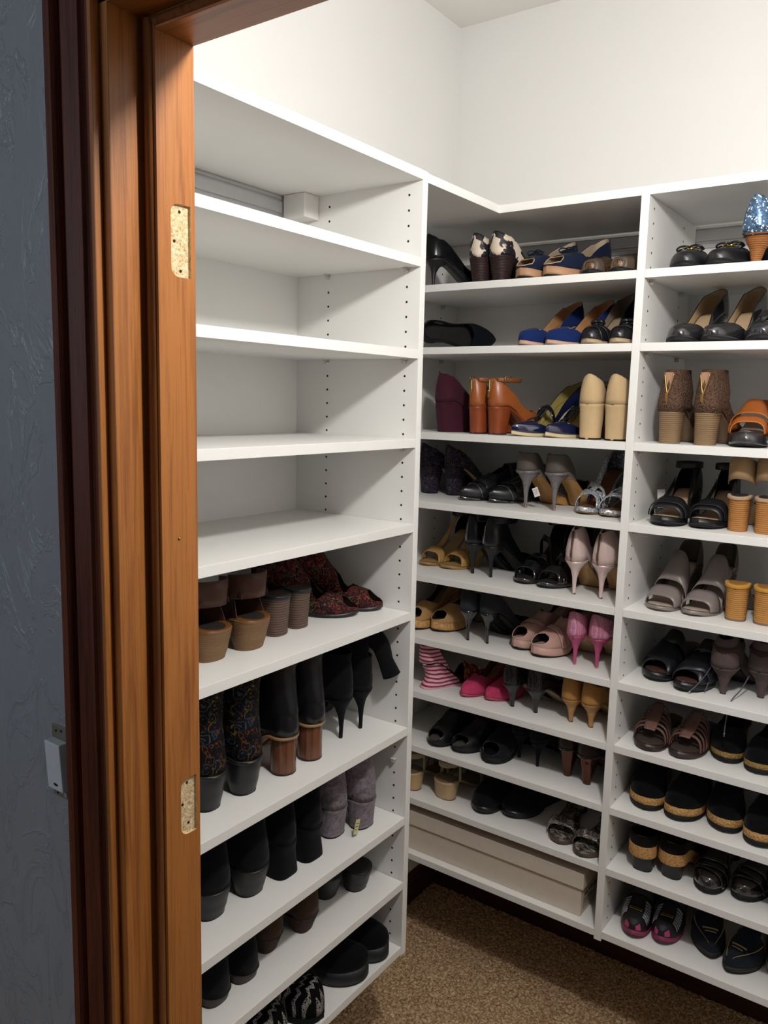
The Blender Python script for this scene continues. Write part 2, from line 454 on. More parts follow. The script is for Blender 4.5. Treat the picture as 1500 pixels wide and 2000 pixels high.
def shaft_bm(rings, seg=28, open_top=True):
    """rings: (z, y_back, y_front, halfwidth, xoff)"""
    bm = bmesh.new(); rows = []
    n = (len(rings)-1)*5
    for i in range(n+1):
        q = i/5
        def g(k): return ip([(j, r[k]) for j, r in enumerate(rings)], q)
        z, yb, yf, hw, xo = g(0), g(1), g(2), g(3), g(4)
        yc, hl = (yb+yf)/2, (yf-yb)/2
        rows.append([(xo+hw*math.sin(2*PI*k/seg), yc-hl*math.cos(2*PI*k/seg), z) for k in range(seg)])
    rows = [list(reversed(r)) for r in rows]
    rows.reverse()
    grid(bm, rows, loop_v=True, cap0=0 if open_top else 1, cap1=0)
    return finish(bm, 1e-6, True)

def PK(top, rest=3): return [(0, top), (.03, top*.93), (.07, top*.81), (.12, top*.69), (.2, .50)]+PUMP[rest:]
PUMP = [(0, .84), (.05, .72), (.12, .56), (.45, .35), (.58, .46), (.64, .72), (.68, 1), (1, 1)]
PUMPLOW = [(0, .84), (.03, .78), (.07, .67), (.12, .56), (.25, .43), (.5, .32), (.62, .36), (.70, .55), (.75, .82), (.78, 1), (1, 1)]
PEEP = [(0, .84), (.03, .78), (.07, .67), (.12, .56), (.25, .46), (.45, .35), (.56, .5), (.62, .8), (.66, 1), (.85, 1), (.89, .72), (.93, .42), (1, .34)]
MULEPEEP = [(0, 0), (.42, 0), (.48, .3), (.54, .75), (.6, 1), (.84, 1), (.88, .70), (.92, .38), (1, .28)]
MULE = [(0, 0), (.34, 0), (.40, .35), (.46, .8), (.52, 1), (1, 1)]
FLAT = [(0, .72), (.07, .64), (.25, .44), (.5, .40), (.58, .5), (.66, .8), (.70, 1), (1, 1)]
CLOSED = [(0, 1), (1, 1)]
def make_shoe(sp, name, label, cat, group, loc, rz, side, zmax):
    t = thing(name, label, cat, loc, rz, group)
    la = Last(side=side, **sp['last'])
    um, lm = sp['mat'], sp.get('lining', sp['mat'])
    th = sp.get('thick', .0018)
    if sp.get('f'):
        obj('upper', upper_bm(la, sp['f']), [um, lm], t, True, solid=th)
        if sp.get('rim'):
            a, b, m = sp['rim']; obj('piping', rim_bm(la, sp['f'], a, b), m, t, True)
    so = sp.get('sole', RUB); h = sp.get('heel')
    if sp.get('platform'):      # covered platform over a thin outsole
        obj('platform', sole_bm(la, .0022, gap=sp.get('gap', .004)), sp['platform'], t, True)
        la2 = Last(side=side, **{**sp['last'], 'P': sp.get('gap', .004)+.0005, 'H': max(sp.get('gap', .004)+.0005, sp['last'].get('H', .07)-sp['last']['P']+sp.get('gap', .004)+.0005)})
        obj('outsole', sole_bm(la2, .0012 if sp.get('gap') else .0005, s0=.5), so, t, True)
    else: obj('outsole', sole_bm(la, sp.get('margin', .0018), tuck=0 if not h or sp.get('welt') else .004), so, t, True)
    if sp.get('insole'): obj('insole', insole_bm(la), sp['insole'], t, True)
    if h:
        kind, hm = h[0], h[1]; kw = h[2] if len(h) > 2 else {}
        tip = kw.pop('tip', None) if kw else None
        kw = dict(kw)
        obj('heel', heel_bm(la, kind, **kw), hm, t, True)
        if h[0] in ('stiletto', 'kitten', 'cone', 'block', 'flared', 'taper', 'wide', 'cylinder') and not sp.get('notip'):
            kk = {k: v for k, v in kw.items() if k == 'wide'}
            b = heel_bm(la, kind, v0=.955, v1=1., **kk)
            bmesh.ops.scale(b, vec=(1.03, 1, 1), verts=b.verts)
            obj('heel_tip', b, sp.get('tipmat', RUB), t, True)
    for ex in sp.get('extras', []): ex(la, t, sp, zmax)
    return t
# extras -------------------------------------------------------------------
def X_band(name, mat, sc, wid, bend=0., skew=0., p0=0., p1=PI, off=.0022, lin_=None, lift=0.):
    def g(la, t, sp, zmax): obj(name, band_bm(la, sc, wid, bend, skew, p0, p1, off, lift=lift), [mat, lin_ or mat], t, True, solid=.0018)
    return g
def X_strip(name, mat, s0, s1, phi, wid, off=.0026, phi1=None):
    def g(la, t, sp, zmax): obj(name, strip_bm(la, s0, s1, phi, wid, off, phi1=phi1), mat, t, True, solid=.0016)
    return g
def X_cuff(name, mat, dz, wid, rx=.033, ry=.042, cy=.05, a0=0., a1=2*PI, tilt=0., flare=0., lin_=None):
    def g(la, t, sp, zmax):
        z = la.H+dz
        obj(name, cuff_bm(cy, z, rx, ry, wid, a0, a1, tilt, flare), [mat, lin_ or mat], t, True, solid=-.0018)
    return g
def X_counter(mat, top=.75, s1=.26, lin_=None):
    def g(la, t, sp, zmax):
        obj('heel_counter', upper_bm(la, [(0, top), (.1, top*.9), (s1-.05, top*.45), (s1, 0), (1, 0)], s1=s1), [mat, lin_ or mat], t, True, solid=.0018)
    return g
def X_shaft(mat, top, foot=.5, hw=.036, yb=.006, yf=.42, flare=0., lin_=None, lean=0.):
    def g(la, t, sp, zmax):
        L, H = la.L, la.H; top_ = min(top, zmax-.006)
        r = [(H+.004, .000, foot*L, la.wh*1.03, 0), (H+.045, -.003, foot*L*.98, la.wh*1.12, 0),
             (H+.085, .004, (yf+.03)*L, hw*.95, 0), (max(H+.1, top_*.85), .004+yb, yf*L, hw, 0), (max(H+.11, top_), yb-flare, yf*L+flare, hw+flare*.5, 0)]
        r = [q for i, q in enumerate(r) if i < 3 and q[0] < top_-.004 or i >= 3]
        if r[-2][0] >= top_: r = r[:-2]+[(top_, yb, yf*L, hw, 0)]
        obj('shaft', shaft_bm(r), [mat, lin_ or mat], t, True, solid=.002)
    return g
def X_zip(dz0, dz1, gap=0., mat=None, inner=None, tapecol='5a4632', pull='b08d57'):
    """zip on the heel back, opened into a V when gap > 0"""
    def g(la, t, sp, zmax):
        H = la.H; bm = bmesh.new()
        def back(z): return -.0042+.006*max(0, (z-H-.03)/.05)
        for s in ((-1, 1) if gap else (0,)):
            pts = [(s*gap*max(0, (q-.35)/.65)**.8*.5, back(H+dz0+(dz1-dz0)*q)-.001, H+dz0+(dz1-dz0)*q) for q in [i/10 for i in range(11)]]
            tube(bm, pts, .0016, 6)
        obj('zip_teeth', finish(bm), shine(pull, .35), t, True)
        if gap and inner:
            b = bmesh.new(); rows = []
            for i in range(7):
                q = .35+.65*i/6; z = H+dz0+(dz1-dz0)*q; w_ = gap*((q-.35)/.65)**.8*.5
                rows.append([(-w_, back(z)+.0008, z), (w_, back(z)+.0008, z)])
            grid(b, rows); obj('zip_lining', finish(b, 1e-6), inner, t, True)
        b = bmesh.new(); zc = H+dz0+(dz1-dz0)*.33
        box(b, -.0028, .0028, -.0085, -.0055, zc-.016, zc-.002)
        tube(b, [(.0026*math.cos(a), -.0075, zc+.001+.0035*math.sin(a)) for a in [2*PI*k/10 for k in range(10)]], .0009, 5, closed=True)
        obj('zip_pull', finish(b), shine(pull, .3), t, bevel=.0006)
    return g
def X_buckle(pos, s=.009, col='b9b4a8', rz=0.):
    def g(la, t, sp, zmax):
        b = bmesh.new(); x, y, z = pos; z += la.H
        p = [(-s, 0, -s*.8), (s, 0, -s*.8), (s, 0, s*.8), (-s, 0, s*.8)]
        c, q = math.cos(rz), math.sin(rz)
        tube(b, [(x*la.side+a[0]*c, y+a[0]*q, z+a[2]) for a in p], .0013, 6, closed=True)
        tube(b, [(x*la.side, y, z-s*.8), (x*la.side, y-.002, z+s*.8)], .0008, 6)
        obj('buckle', finish(b), shine(col, .25), t, True)
    return g
def X_bow(mat, s0=.80, size=.02, knot=None, drop=.003, loops=2, tails=True, thick=.0022):
    def g(la, t, sp, zmax):
        b = bmesh.new(); c = la.P3(s0, PI/2, drop)
        for sx in (-1, 1):
            for q in range(loops):
                pts = []
                for k in range(14):
                    a = 2*PI*k/14
                    pts.append((c.x+sx*(size*.5-size*.5*math.cos(a)), c.y+size*.25*math.sin(a)*(1 if q else -1)+q*.004, c.z+.003+size*.16*math.sin(a)+q*.002-abs(size*.25-size*.25*math.cos(a))*.18))
                tube(b, pts, thick*.6, 6, closed=True)
            if tails: tube(b, [c+Vector((0, 0, .002)), c+Vector((sx*size*.3, size*.35, .0)), c+Vector((sx*size*.6, size*.6, -.004))], thick*.6, 6)
        obj('bow', finish(b), mat, t, True)
        b = bmesh.new()
        bmesh.ops.create_uvsphere(b, u_segments=10, v_segments=6, radius=size*.2, matrix=Matrix.Translation(c+Vector((0, 0, .004)))@Matrix.Diagonal((1.5, 1, .8, 1)))
        obj('bow_knot', b, knot or mat, t, True)
    return g
def X_tag(pos, w_, h_, mat, rz=0., tilt=0., print_=None, only=0):
    def g(la, t, sp, zmax):
        if only and la.side != only: return
        b = boxm(-w_/2, w_/2, -.0003, .0003, -h_, 0)
        o = obj('price_tag', b, mat, t); o.location = pos; o.rotation_euler = (0, tilt, rz)
        if print_:
            for k in range(3):
                q = obj('tag_print', boxm(-w_*.35, w_*.35*(1-.3*k), -.0006, -.00035, -h_*(.3+.2*k), -h_*(.25+.2*k)), print_, o)
    return g
def X_studs(mat, s0, s1, phis, n=7, r=.0022):
    def g(la, t, sp, zmax):
        b = bmesh.new()
        for ph in phis:
            for i in range(n):
                p = la.P3(s0+(s1-s0)*i/max(1, n-1), ph, .003)
                bmesh.ops.create_icosphere(b, subdivisions=1, radius=r, matrix=Matrix.Translation(p))
        obj('studs', b, mat, t, True, kind='stuff')
    return g
def X_lace(pts, mat, tipmat, r=.0012, only=0):
    def g(la, t, sp, zmax):
        if only and la.side != only: return
        P = [Vector(p) for p in pts]; out = []
        for i in range(len(P)-1):
            a, b_, c, d = P[max(0, i-1)], P[i], P[i+1], P[min(len(P)-1, i+2)]
            for k in range(6):
                q = k/6; out.append(.5*((2*b_)+(-a+c)*q+(2*a-5*b_+4*c-d)*q*q+(-a+3*b_-3*c+d)*q**3))
        out.append(P[-1]); b = bmesh.new(); tube(b, out, r, 7); o = obj('lace', finish(b), mat, t, True)
        b = bmesh.new(); tube(b, out[-3:], r*1.35, 8); obj('lace_tip', finish(b), tipmat, o, True)
    return g
def X_seam(dz, mat, a=1.9, off=.0005):
    """thin seam round the heel back"""
    def g(la, t, sp, zmax):
        b = bmesh.new(); pts = []
        for k in range(15):
            q = -a+2*a*k/14
            s_ = abs(q)/a*.30; ph = 0 if q > 0 else PI
            p = la.P3(s_, ph, off+.001); pts.append((p.x, p.y-.0008 if s_ == 0 else p.y, p.z+dz))
        tube(b, pts, .0008, 5); obj('seam', finish(b), mat, t, True)
    return g
def X_flop(mat, path, rad):
    def g(la, t, sp, zmax):
        P = [Vector(p) for p in path]; out = []; rr = []
        for i in range(len(P)-1):
            a, b_, c, d = P[max(0, i-1)], P[i], P[i+1], P[min(len(P)-1, i+2)]
            for k in range(5):
                q = k/5; out.append(.5*((2*b_)+(-a+c)*q+(2*a-5*b_+4*c-d)*q*q+(-a+3*b_-3*c+d)*q**3)); rr.append(rad[i]+(rad[i+1]-rad[i])*q)
        out.append(P[-1]); rr.append(rad[-1]); b = bmesh.new(); tube(b, out, rr, 20); obj('shaft', finish(b), mat, t, True)
    return g
def X_rim(mat, s1=.33, m=.0035, up=.0015, dn=.006):
    def g(la, t, sp, zmax):
        b = bmesh.new(); rows = []
        for s_ in stations(40):
            if s_ > s1: continue
            W = la.w(s_)+m if s_ else .001; z = la.zs(s_); y = la.y(s_)-(m if s_ == 0 else m*.6*max(0, 1-s_/.1)); cx = la.cx(s_)
            rows.append([(cx+W, y, z-dn), (cx+W, y, z+up), (cx-W, y, z+up), (cx-W, y, z-dn)])
        grid(b, rows, loop_v=True, cap0=1, cap1=1); obj('heel_rim', finish(b, 1e-6), mat, t, True, bevel=.0015)
    return g
def X_insert(name, mat, s0, s1, cols=7, fac=.5, off=.0024):
    """overlay panel on the toe or vamp"""
    def g(la, t, sp, zmax):
        b = bmesh.new(); rows = []
        for i in range(12):
            s_ = s0+(s1-s0)*i/11; ph = [PI*(fac/2)+(PI*(1-fac))*j/cols for j in range(cols+1)]
            rows.append([la.P3(s_, p, off) for p in ph])
        grid(b, rows); obj(name, finish(b, 1e-6, False), mat, t, True, solid=.001)
    return g
# ---------------------------------------------------------------- setting
FZ = -2.085; CZ = .672; LW = -.362; BW = .737; WY0, WY1 = -.8895, -.782; RWX = 1.62
def struct(name, me, mat, **k): return obj(name, me, mat, kind='structure', **k)
def carpet():
    nx, ny = 330, 260; me = bpy.data.meshes.new('floor'); rnd = random.random
    x0, x1, y0, y1 = LW, RWX, WY1-.1, BW
    V = [(x0+(x1-x0)*i/nx, y0+(y1-y0)*j/ny, FZ+rnd()*.0055) for i in range(nx+1) for j in range(ny+1)]
    F = [(i*(ny+1)+j, (i+1)*(ny+1)+j, (i+1)*(ny+1)+j+1, i*(ny+1)+j+1) for i in range(nx) for j in range(ny)]
    me.from_pydata(V, [], F); return me
struct('floor', carpet(), CARPET)
struct('floor_hall', boxm(-2.6, 3.2, -4.2, WY1-.1, FZ-.03, FZ+.003), CARPET)
struct('ceiling', boxm(LW-.1, RWX+.1, WY1, BW+.1, CZ, CZ+.1), m_wall('e6e4df', 'dfddd7', .5, 90.))
struct('ceiling_hall', boxm(-2.6, 3.2, -4.2, WY1, CZ, CZ+.1), WALL)
struct('wall_left', boxm(LW-.1, LW, WY1, BW+.1, FZ-.03, CZ), WALL)
struct('wall_back', boxm(LW, RWX, BW, BW+.1, FZ-.03, CZ), WALL)
struct('wall_right', boxm(RWX, RWX+.1, WY1, BW+.1, FZ-.03, CZ), WALL)
ZH = -.014; XA, XB, XC = .17, .147, .1328; XR = .93
bm = boxm(-2.6, XB-.019, WY0, WY1, FZ-.03, CZ); box(bm, XR+.045, 3.2, WY0, WY1, FZ-.03, CZ); box(bm, XB-.019, XR+.045, WY0, WY1, ZH+.06, CZ)
struct('wall_front', bm, PLASTER)
struct('wall_hall_left', boxm(-2.7, -2.6, -4.2, WY0, FZ, CZ), WALL)
# baseboards: profiled (ogee top edge)
def profile(pts, axis, a, b):
    """pts (u, z) in the plane across `axis`, extruded a..b"""
    bm = bmesh.new(); rows = [[(u, t, z) if axis == 1 else (t, u, z) for u, z in pts] for t in (a, b)]
    grid(bm, rows, loop_v=True, cap0=1, cap1=1); return finish(bm)
def bb(s, w0): return [(w0, FZ), (w0+s*.014, FZ), (w0+s*.014, FZ+.070), (w0+s*.009, FZ+.078), (w0+s*.011, FZ+.088), (w0+s*.005, FZ+.100), (w0, FZ+.102)]
struct('baseboard_left', profile(bb(1, LW), 1, WY1, BW), BASEWY)
struct('baseboard_back', profile(bb(-1, BW), 0, LW, RWX), BASEW)
# ---- door lining and casing
def rounded_slab(x, y0, y1, z0, z1, r=.012, d=.004):
    bm = bmesh.new(); pts = []
    for cy, cz, a0 in ((y0+r, z1-r, 90), (y0+r, z0+r, 180)):
        for k in range(7):
            a = math.radians(a0+15*k); pts.append((cy+r*math.cos(a), cz+r*math.sin(a)))
    pts += [(y1, z0), (y1, z1)]
    A = [bm.verts.new((x-d, p[0], p[1])) for p in pts]; B = [bm.verts.new((x+.01, p[0], p[1])) for p in pts]
    n = len(pts); bm.faces.new(A); bm.faces.new(list(reversed(B)))
    for i in range(n): bm.faces.new((A[i], A[(i+1) % n], B[(i+1) % n], B[i]))
    bmesh.ops.recalc_face_normals(bm, faces=bm.faces); return bm
def cutter_apply(o, cutters, mat):
    o.data.materials.append(mat)
    for b in cutters:
        for f in b.faces: f.material_index = 0
        me = bpy.data.meshes.new('cut'); b.to_mesh(me); b.free(); me.materials.append(mat)
        c = bpy.data.objects.new('cut', me); COL.objects.link(c)
        md = o.modifiers.new('b', 'BOOLEAN'); md.operation = 'DIFFERENCE'; md.object = c; md.solver = 'EXACT'; md.material_mode = 'TRANSFER'
        bpy.context.view_layer.update()
        new = bpy.data.meshes.new_from_object(o.evaluated_get(bpy.context.evaluated_depsgraph_get()))
        o.modifiers.clear(); o.data = new; bpy.data.objects.remove(c)
dr = thing('trim_1', 'stained oak door frame with two bare hinge mortises at left', 'door frame', (0, 0, 0))
dr['kind'] = 'structure'
jl = obj('door_jamb', boxm(XB-.019, XB, WY0, WY1-.0005, FZ, ZH+.035), OAK, dr, bevel=.0012)
hs = obj('hinge_stile', boxm(XB, XA, -.841, WY1, FZ, ZH+.016), OAK, dr, label='stained oak stile with two pale hinge mortises')
cutter_apply(hs, [rounded_slab(XA, -.8205, -.7895, -.291, -.204), rounded_slab(XA, -.8155, -.7885, -1.033, -.953)], RAW)
q = hs.modifiers.new('bevel', 'BEVEL'); q.width = .0018; q.segments = 2; q.limit_method = 'ANGLE'
b = bmesh.new()
for (y, z) in ((-.804, -.212), (-.8125, -.248), (-.803, -.283), (-.802, -.961), (-.81, -.990), (-.80, -1.020)):
    bmesh.ops.create_cone(b, cap_ends=True, segments=10, radius1=.0019, radius2=.0019, depth=.0006, matrix=Matrix.Translation((XA-.0037, y, z))@Matrix.Rotation(PI/2, 4, 'Y'))
obj('screw_holes', b, DARK, hs, kind='stuff')
b = bmesh.new(); bmesh.ops.create_icosphere(b, subdivisions=2, radius=.0022, matrix=Matrix.Translation((XA, -.8136, -.6205)))
obj('brass_nail', b, plain('b58a4a', .3, .8), hs, True)
# beads and dark quirk lines on the step of the stile
MID = wood('8a5328', '5a3014', 1., .4)
b = bmesh.new(); tube(b, [(XB+.0118, -.8405, FZ), (XB+.0118, -.8405, ZH+.012)], .0068, 12)
obj('bead_moulding', b, MID, dr, True)
obj('lit_casing_edge', boxm(.1265, .1331, WY0-.0122, WY0, FZ, ZH+.0245), OAK, dr, bevel=.0012)  # closet light on the casing's inner edge, put in as a paler oak strip
obj('door_jamb', boxm(XR+.023, XR+.042, WY0, WY1, FZ, ZH+.035), OAK, dr, bevel=.0012)
obj('stop', boxm(XR, XR+.023, -.841, WY1, FZ, ZH+.016), OAK, dr, bevel=.0012)
obj('head_jamb', boxm(XB-.019, XR+.042, WY0, WY1, ZH+.016, ZH+.035), OAKX, dr, bevel=.0012)
obj('head_stop', boxm(XA, XR, -.841, WY1, ZH, ZH+.016), OAKX, dr, bevel=.0012)
b = bmesh.new(); tube(b, [(XA, -.8405, ZH+.008), (XR, -.8405, ZH+.008)], .0055, 12)
obj('bead_moulding', b, MID, dr, True)
CP = [(.038, 0), (.038, .021), (.041, .0235), (.056, .0235), (.0595, .019), (.0605, .012), (.063, .0135), (.067, .0145), (.078, .0125), (.090, .0095), (.098, .0085), (.100, .011), (.104, .0125), (.107, .0085), (.110, .0105), (.113, .0085), (.118, .0105), (.122, .0117), (.1310, .0117), (.1328, .0095), (.1328, 0)]
CP = [(.1328-(.1328-x)*.81, d) for x, d in CP]
def casing(mir):
    bm = bmesh.new(); rows = []
    for z in (FZ, ZH+.12):
        rows.append([((x if not mir else XR+XA-x), WY0-d, z) for x, d in CP])
    grid(bm, rows, loop_v=True, cap0=1, cap1=1); return finish(bm)
obj('casing', casing(False), CASE, dr, label='dark stained moulded casing beside the grey wall')
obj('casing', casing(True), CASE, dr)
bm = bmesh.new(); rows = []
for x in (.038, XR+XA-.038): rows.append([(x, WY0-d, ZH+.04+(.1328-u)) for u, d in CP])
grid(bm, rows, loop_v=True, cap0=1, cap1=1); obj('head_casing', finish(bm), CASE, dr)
# ---- light switch without its cover plate
sw = thing('light_switch', 'uncovered white rocker light switch on the grey plaster wall', 'light switch', (.014, WY0, -.944))
st = obj('mounting_strap', boxm(-.0225, .0225, -.0022, .0, -.052, .052), plain('8a8578', .4, .6), sw, bevel=.0008)
b = bmesh.new()
for x, z in ((-.012, .044), (0, .046), (.013, .043), (.017, .036), (-.012, -.047), (.006, -.046), (.017, -.049)):
    bmesh.ops.create_cone(b, cap_ends=True, segments=10, radius1=.0017, radius2=.0017, depth=.001, matrix=Matrix.Translation((x, -.0024, z))@Matrix.Rotation(PI/2, 4, 'X'))
obj('strap_holes', b, DARK, st, kind='stuff')
rk = boxm(-.0185, .0165, -.013, -.002, -.036, .034)
for v in rk.verts:
    if v.co.z > 0 and v.co.y < -.01: v.co.y -= .004
obj('rocker', rk, plain('cfd0d0', .35), sw, bevel=.0015)
b = bmesh.new(); bmesh.ops.create_uvsphere(b, u_segments=12, v_segments=6, radius=1, matrix=Matrix.Translation((.001, -.0132, -.027))@Matrix.Diagonal((.006, .0014, .0022, 1)))
obj('indicator', b, DARK, sw, True)
b = bmesh.new(); bmesh.ops.create_cone(b, cap_ends=True, segments=12, radius1=.0042, radius2=.0036, depth=.003, matrix=Matrix.Translation((.009, -.0035, -.044))@Matrix.Rotation(PI/2, 4, 'X'))
obj('screw', b, plain('b9b9bd', .3, .7), sw, bevel=.0004)

# ---------------------------------------------------------------- shelving
TH = .0195
zL = [.0465, -.1321, -.3269, -.521, -.7113, -.9154, -1.1908, -1.4139, -1.5787, -1.7493]
zR = [.0443, -.1348, -.296, -.5214, -.7097, -.9144, -1.0937, -1.2523, -1.4131, -1.5728, -1.7448]
def holes(bm, cols, face, z0, ks, axis):
    for c in cols:
        for k in ks:
            p = (c, face, z0-.032*k) if axis == 'y' else (face, c, z0-.032*k)
            M = Matrix.Translation(p)@Matrix.Rotation(PI/2, 4, 'X' if axis == 'y' else 'Y')
            bmesh.ops.create_cone(bm, cap_ends=True, segments=10, radius1=.0026, radius2=.0026, depth=.0005, matrix=M)
def pin(parent, p, axis, sgn):
    b = bmesh.new(); x, y, z = p
    d = (0, sgn, 0) if axis == 'y' else (sgn, 0, 0)
    e = (1, 0, 0) if axis == 'y' else (0, 1, 0)
    a = Vector(p); D = Vector(d); E_ = Vector(e)
    tube(b, [a, a+D*.010], .0042, 10)
    pts = [a+D*.001+E_*.007, a+D*.011+E_*.007, a+D*.011-E_*.007, a+D*.001-E_*.007]
    for dz in (0, ): 
        vs = [b.verts.new(q+Vector((0, 0, zz))) for zz in (.0035, .0062) for q in pts]
        for f in ((3, 2, 1, 0), (4, 5, 6, 7), (0, 1, 5, 4), (1, 2, 6, 5), (2, 3, 7, 6), (3, 0, 4, 7)): b.faces.new([vs[i] for i in f])
    obj('shelf_pin', finish(b, 1e-7), CLEAR, parent, bevel=.0008)
lu = thing('shelf_unit', 'white shelf unit on the left wall with empty upper shelves', 'shelf unit', (0, 0, zL[9]-.024))
def U(p, o): return p.matrix_world
def part(name, me, mat, par, **k):      # meshes below are written in room coordinates
    o = obj(name, me, mat, par, **k); off = Vector(par.location) if par.parent is None else Vector(par['org'])
    o.data.transform(Matrix.Translation(-off)); o['org'] = tuple(off); return o
Y0 = -.715
pf = part('side_panel', boxm(-.358, 0, .0003, .0193, zL[9]-.0235, zL[0]), PANEL, lu, bevel=.0007)
pn = part('side_panel', boxm(-.358, 0, Y0-.019, Y0, zL[9]-.0235, zL[0]), PANEL, lu, bevel=.0007)
b = bmesh.new(); holes(b, (-.0348, -.2557), .0001, .0, [k for k in range(0, 55)], 'y'); part('peg_holes', b, DARK, pf, kind='stuff')
for i, z in enumerate(zL):
    if i == 0: part('top_panel', boxm(-.358, .0004, Y0, .0003, z-TH, z), PANEL, lu, bevel=.0007)
    else:
        part('shelf', boxm(-.352, -.0004 if i % 2 else 0, Y0+.0005, -.0004, z-TH, z), PANEL, lu, bevel=.0007)
        if i < 9:
            for x in (-.0348, -.2557): part_pin = pin(pf, (x-lu.location.x, 0-lu.location.y, z-TH-.0065-lu.location.z), 'y', -1)
pin(pf, (-.0348, 0, -1.280-lu.location.z), 'y', -1)
part('back_panel', boxm(-.358, -.352, Y0, .0002, zL[9]-.02, zL[1]-.004), PANEL, lu)
part('bracket_cover', boxm(-.352, -.287, -.052, -.0005, -.027, .0268), plain('e6e4df', .5), lu, bevel=.002, label='white plastic cover of the hanging bracket')
ru = thing('shelf_unit', 'white two-bay shelf unit on the back wall full of shoes', 'shelf unit', (0, .346, zR[10]-.026))
Y2, YB = .346, .716
XS = [(-.347, -.328), (.3519, .3705), (1.0504, 1.069)]
ps = []
for i, (a, c) in enumerate(XS):
    ps.append(part('side_panel' if i != 1 else 'divider_panel', boxm(a, c, Y2, YB+.012, zR[10]-.0265, zR[0]-.0005), PANEL, ru, bevel=.0007))
b = bmesh.new(); holes(b, (Y2+.037, Y2+.275), .3706, .0015, range(0, 55), 'x'); part('peg_holes', b, DARK, ps[1], kind='stuff')
b = bmesh.new(); holes(b, (Y2+.037, Y2+.275), -.3279, .0015, range(0, 55), 'x'); part('peg_holes', b, DARK, ps[0], kind='stuff')
for bay in (0, 1):
    x0, x1 = XS[bay][1]+.0003, XS[bay+1][0]-.0003
    for i, z in enumerate(zR):
        if i == 0: part('top_panel', boxm(x0, x1, Y2, YB, z-TH, z), PANEL, ru, bevel=.0007)
        else:
            part('shelf', boxm(x0, x1, Y2+.0004, YB-.001, z-.0185, z), PANEL, ru, bevel=.0007)
            if i < 10:
                for y in (.037, .275):
                    pin(ps[bay], (x0, y, z-TH-.006-ru.location.z), 'x', 1)
    part('back_panel', boxm(x0, x1, YB, YB+.005, zR[10]-.01, zR[1]-.004), PANEL, ru)
part('bracket_cover', boxm(-.3277, -.262, YB-.052, YB-.002, -.035, .0245), plain('dedcd6', .5), ru, bevel=.002, label='white plastic cover of the hanging bracket')
cb = thing('corner_top_board', 'white board bridging the tops of both shelf units in the corner', 'board', (-.18, .18, zR[0]-TH))
o = obj('board', boxm(-.178, .180, -.160, .1655, .0, TH), PANEL, cb, bevel=.0007)
def rail(nm, lab, axis, w0, s, a, c):
    t = thing(nm, lab, 'rail', (w0 if axis == 1 else a, a if axis == 1 else w0, 0))
    P = [(0, .024), (s*.006, .024), (s*.0075, .018), (s*.004, .016), (s*.004, .012), (s*.009, .011), (s*.009, -.013), (s*.004, -.014), (s*.004, -.019), (s*.0085, -.021), (s*.007, -.030), (0, -.030)]
    o = obj('rail_profile', profile([(u, z) for u, z in P], axis, 0, c-a), plain('c9c9cb', .35, .35), t); return t
rail('wall_rail', 'white metal hanging rail on the left wall behind the empty top bay', 1, LW, 1, Y0, -.054)
rail('wall_rail', 'white metal hanging rail on the back wall behind the top row of shoes', 0, BW, -1, -.26, 1.04)
# long carton
bx = thing('shoe_box', 'long beige lidded carton lying on the lowest shelf of the left bay', 'box', (.02, .47, zR[10]+.0004), 0)
CARD = plain('dccfc0', .7, 0., .2); CARD2 = plain('e0d4c6', .7, 0., .2)
obj('box_body', boxm(-.325, .285, -.100, .03, 0, .088), CARD, bx, bevel=.001)
lid = boxm(-.331, .291, -.106, .036, .078, .1215)
for v in lid.verts:
    if v.co.z < .08: v.co.z += .0
obj('lid', lid, CARD2, bx, bevel=.001)
bl = obj('print_label', boxm(.2852, .2856, -.085, .015, .012, .066), plain('bdb09f', .7), bx, label='faded printed end label')
for k, (a, c, z, h) in enumerate(((-.078, -.06, .047, .010), (-.05, -.02, .049, .006), (-.078, -.03, .034, .003), (-.078, .0, .027, .0015), (-.015, .005, .044, .010))):
    obj('print_mark', boxm(.2856, .2859, a, c, z, z+h), plain('5b5a4c', .7), bl)
# ---------------------------------------------------------------- shoe styles
BLK, BLKS, BLKP = leather('1d1b1d', .4), suede('17161a'), patent('0f0f14')
NUDE, TANL, GREYL = leather('b99a78', .5), leather('8b6a48', .55), leather('4a4038', .6)
DKL = leather('2a2320', .6)
ST = {}
def st(k, cat='pump', **d): d['cat'] = cat; ST[k] = d
D = dict
st('black_side', last=D(H=.075, toe='point', L=.24), f=PUMP, mat=leather('101114', .22), lining=BLK, sole=BLK, insole=BLK, heel=('stiletto', BLK))
st('cow', last=D(H=.07, toe='almond', L=.235, wh=.03, R=.98), f=PK(.80), mat=cow(), lining=NUDE, insole=NUDE, heel=('taper', stacked('3a2826', '160d10'), D(groove=10)))
st('navy_bow', last=D(H=.058, P=.022, toe='round', L=.225, wh=.028), f=PEEP, mat=suede('182238'), lining=leather('b8a48c', .6), platform=leather('b58a68', .55), insole=leather('b8a48c', .6), heel=('wedge', leather('b58a68', .55)), thick=.002, rim=(.86, 1, leather('c4a27c')), extras=[X_bow(suede('14202f'), .70, .024)])
st('bronze', last=D(H=.012, P=.006, toe='round', L=.235), f=FLAT, mat=scales('8a6a48', '2a1c14', 300), lining=leather('a8937a', .6), insole=NUDE, cat='flat shoe', extras=[X_band('bronze_cap', leather('55473c', .35), .93, .12, -.02, off=.002)])
st('black_lying', last=D(H=.07, toe='almond', L=.23), f=PUMP, mat=suede('10131b'), lining=suede('1c1c22'), insole=suede('2a2828'), heel=('stiletto', BLKS))
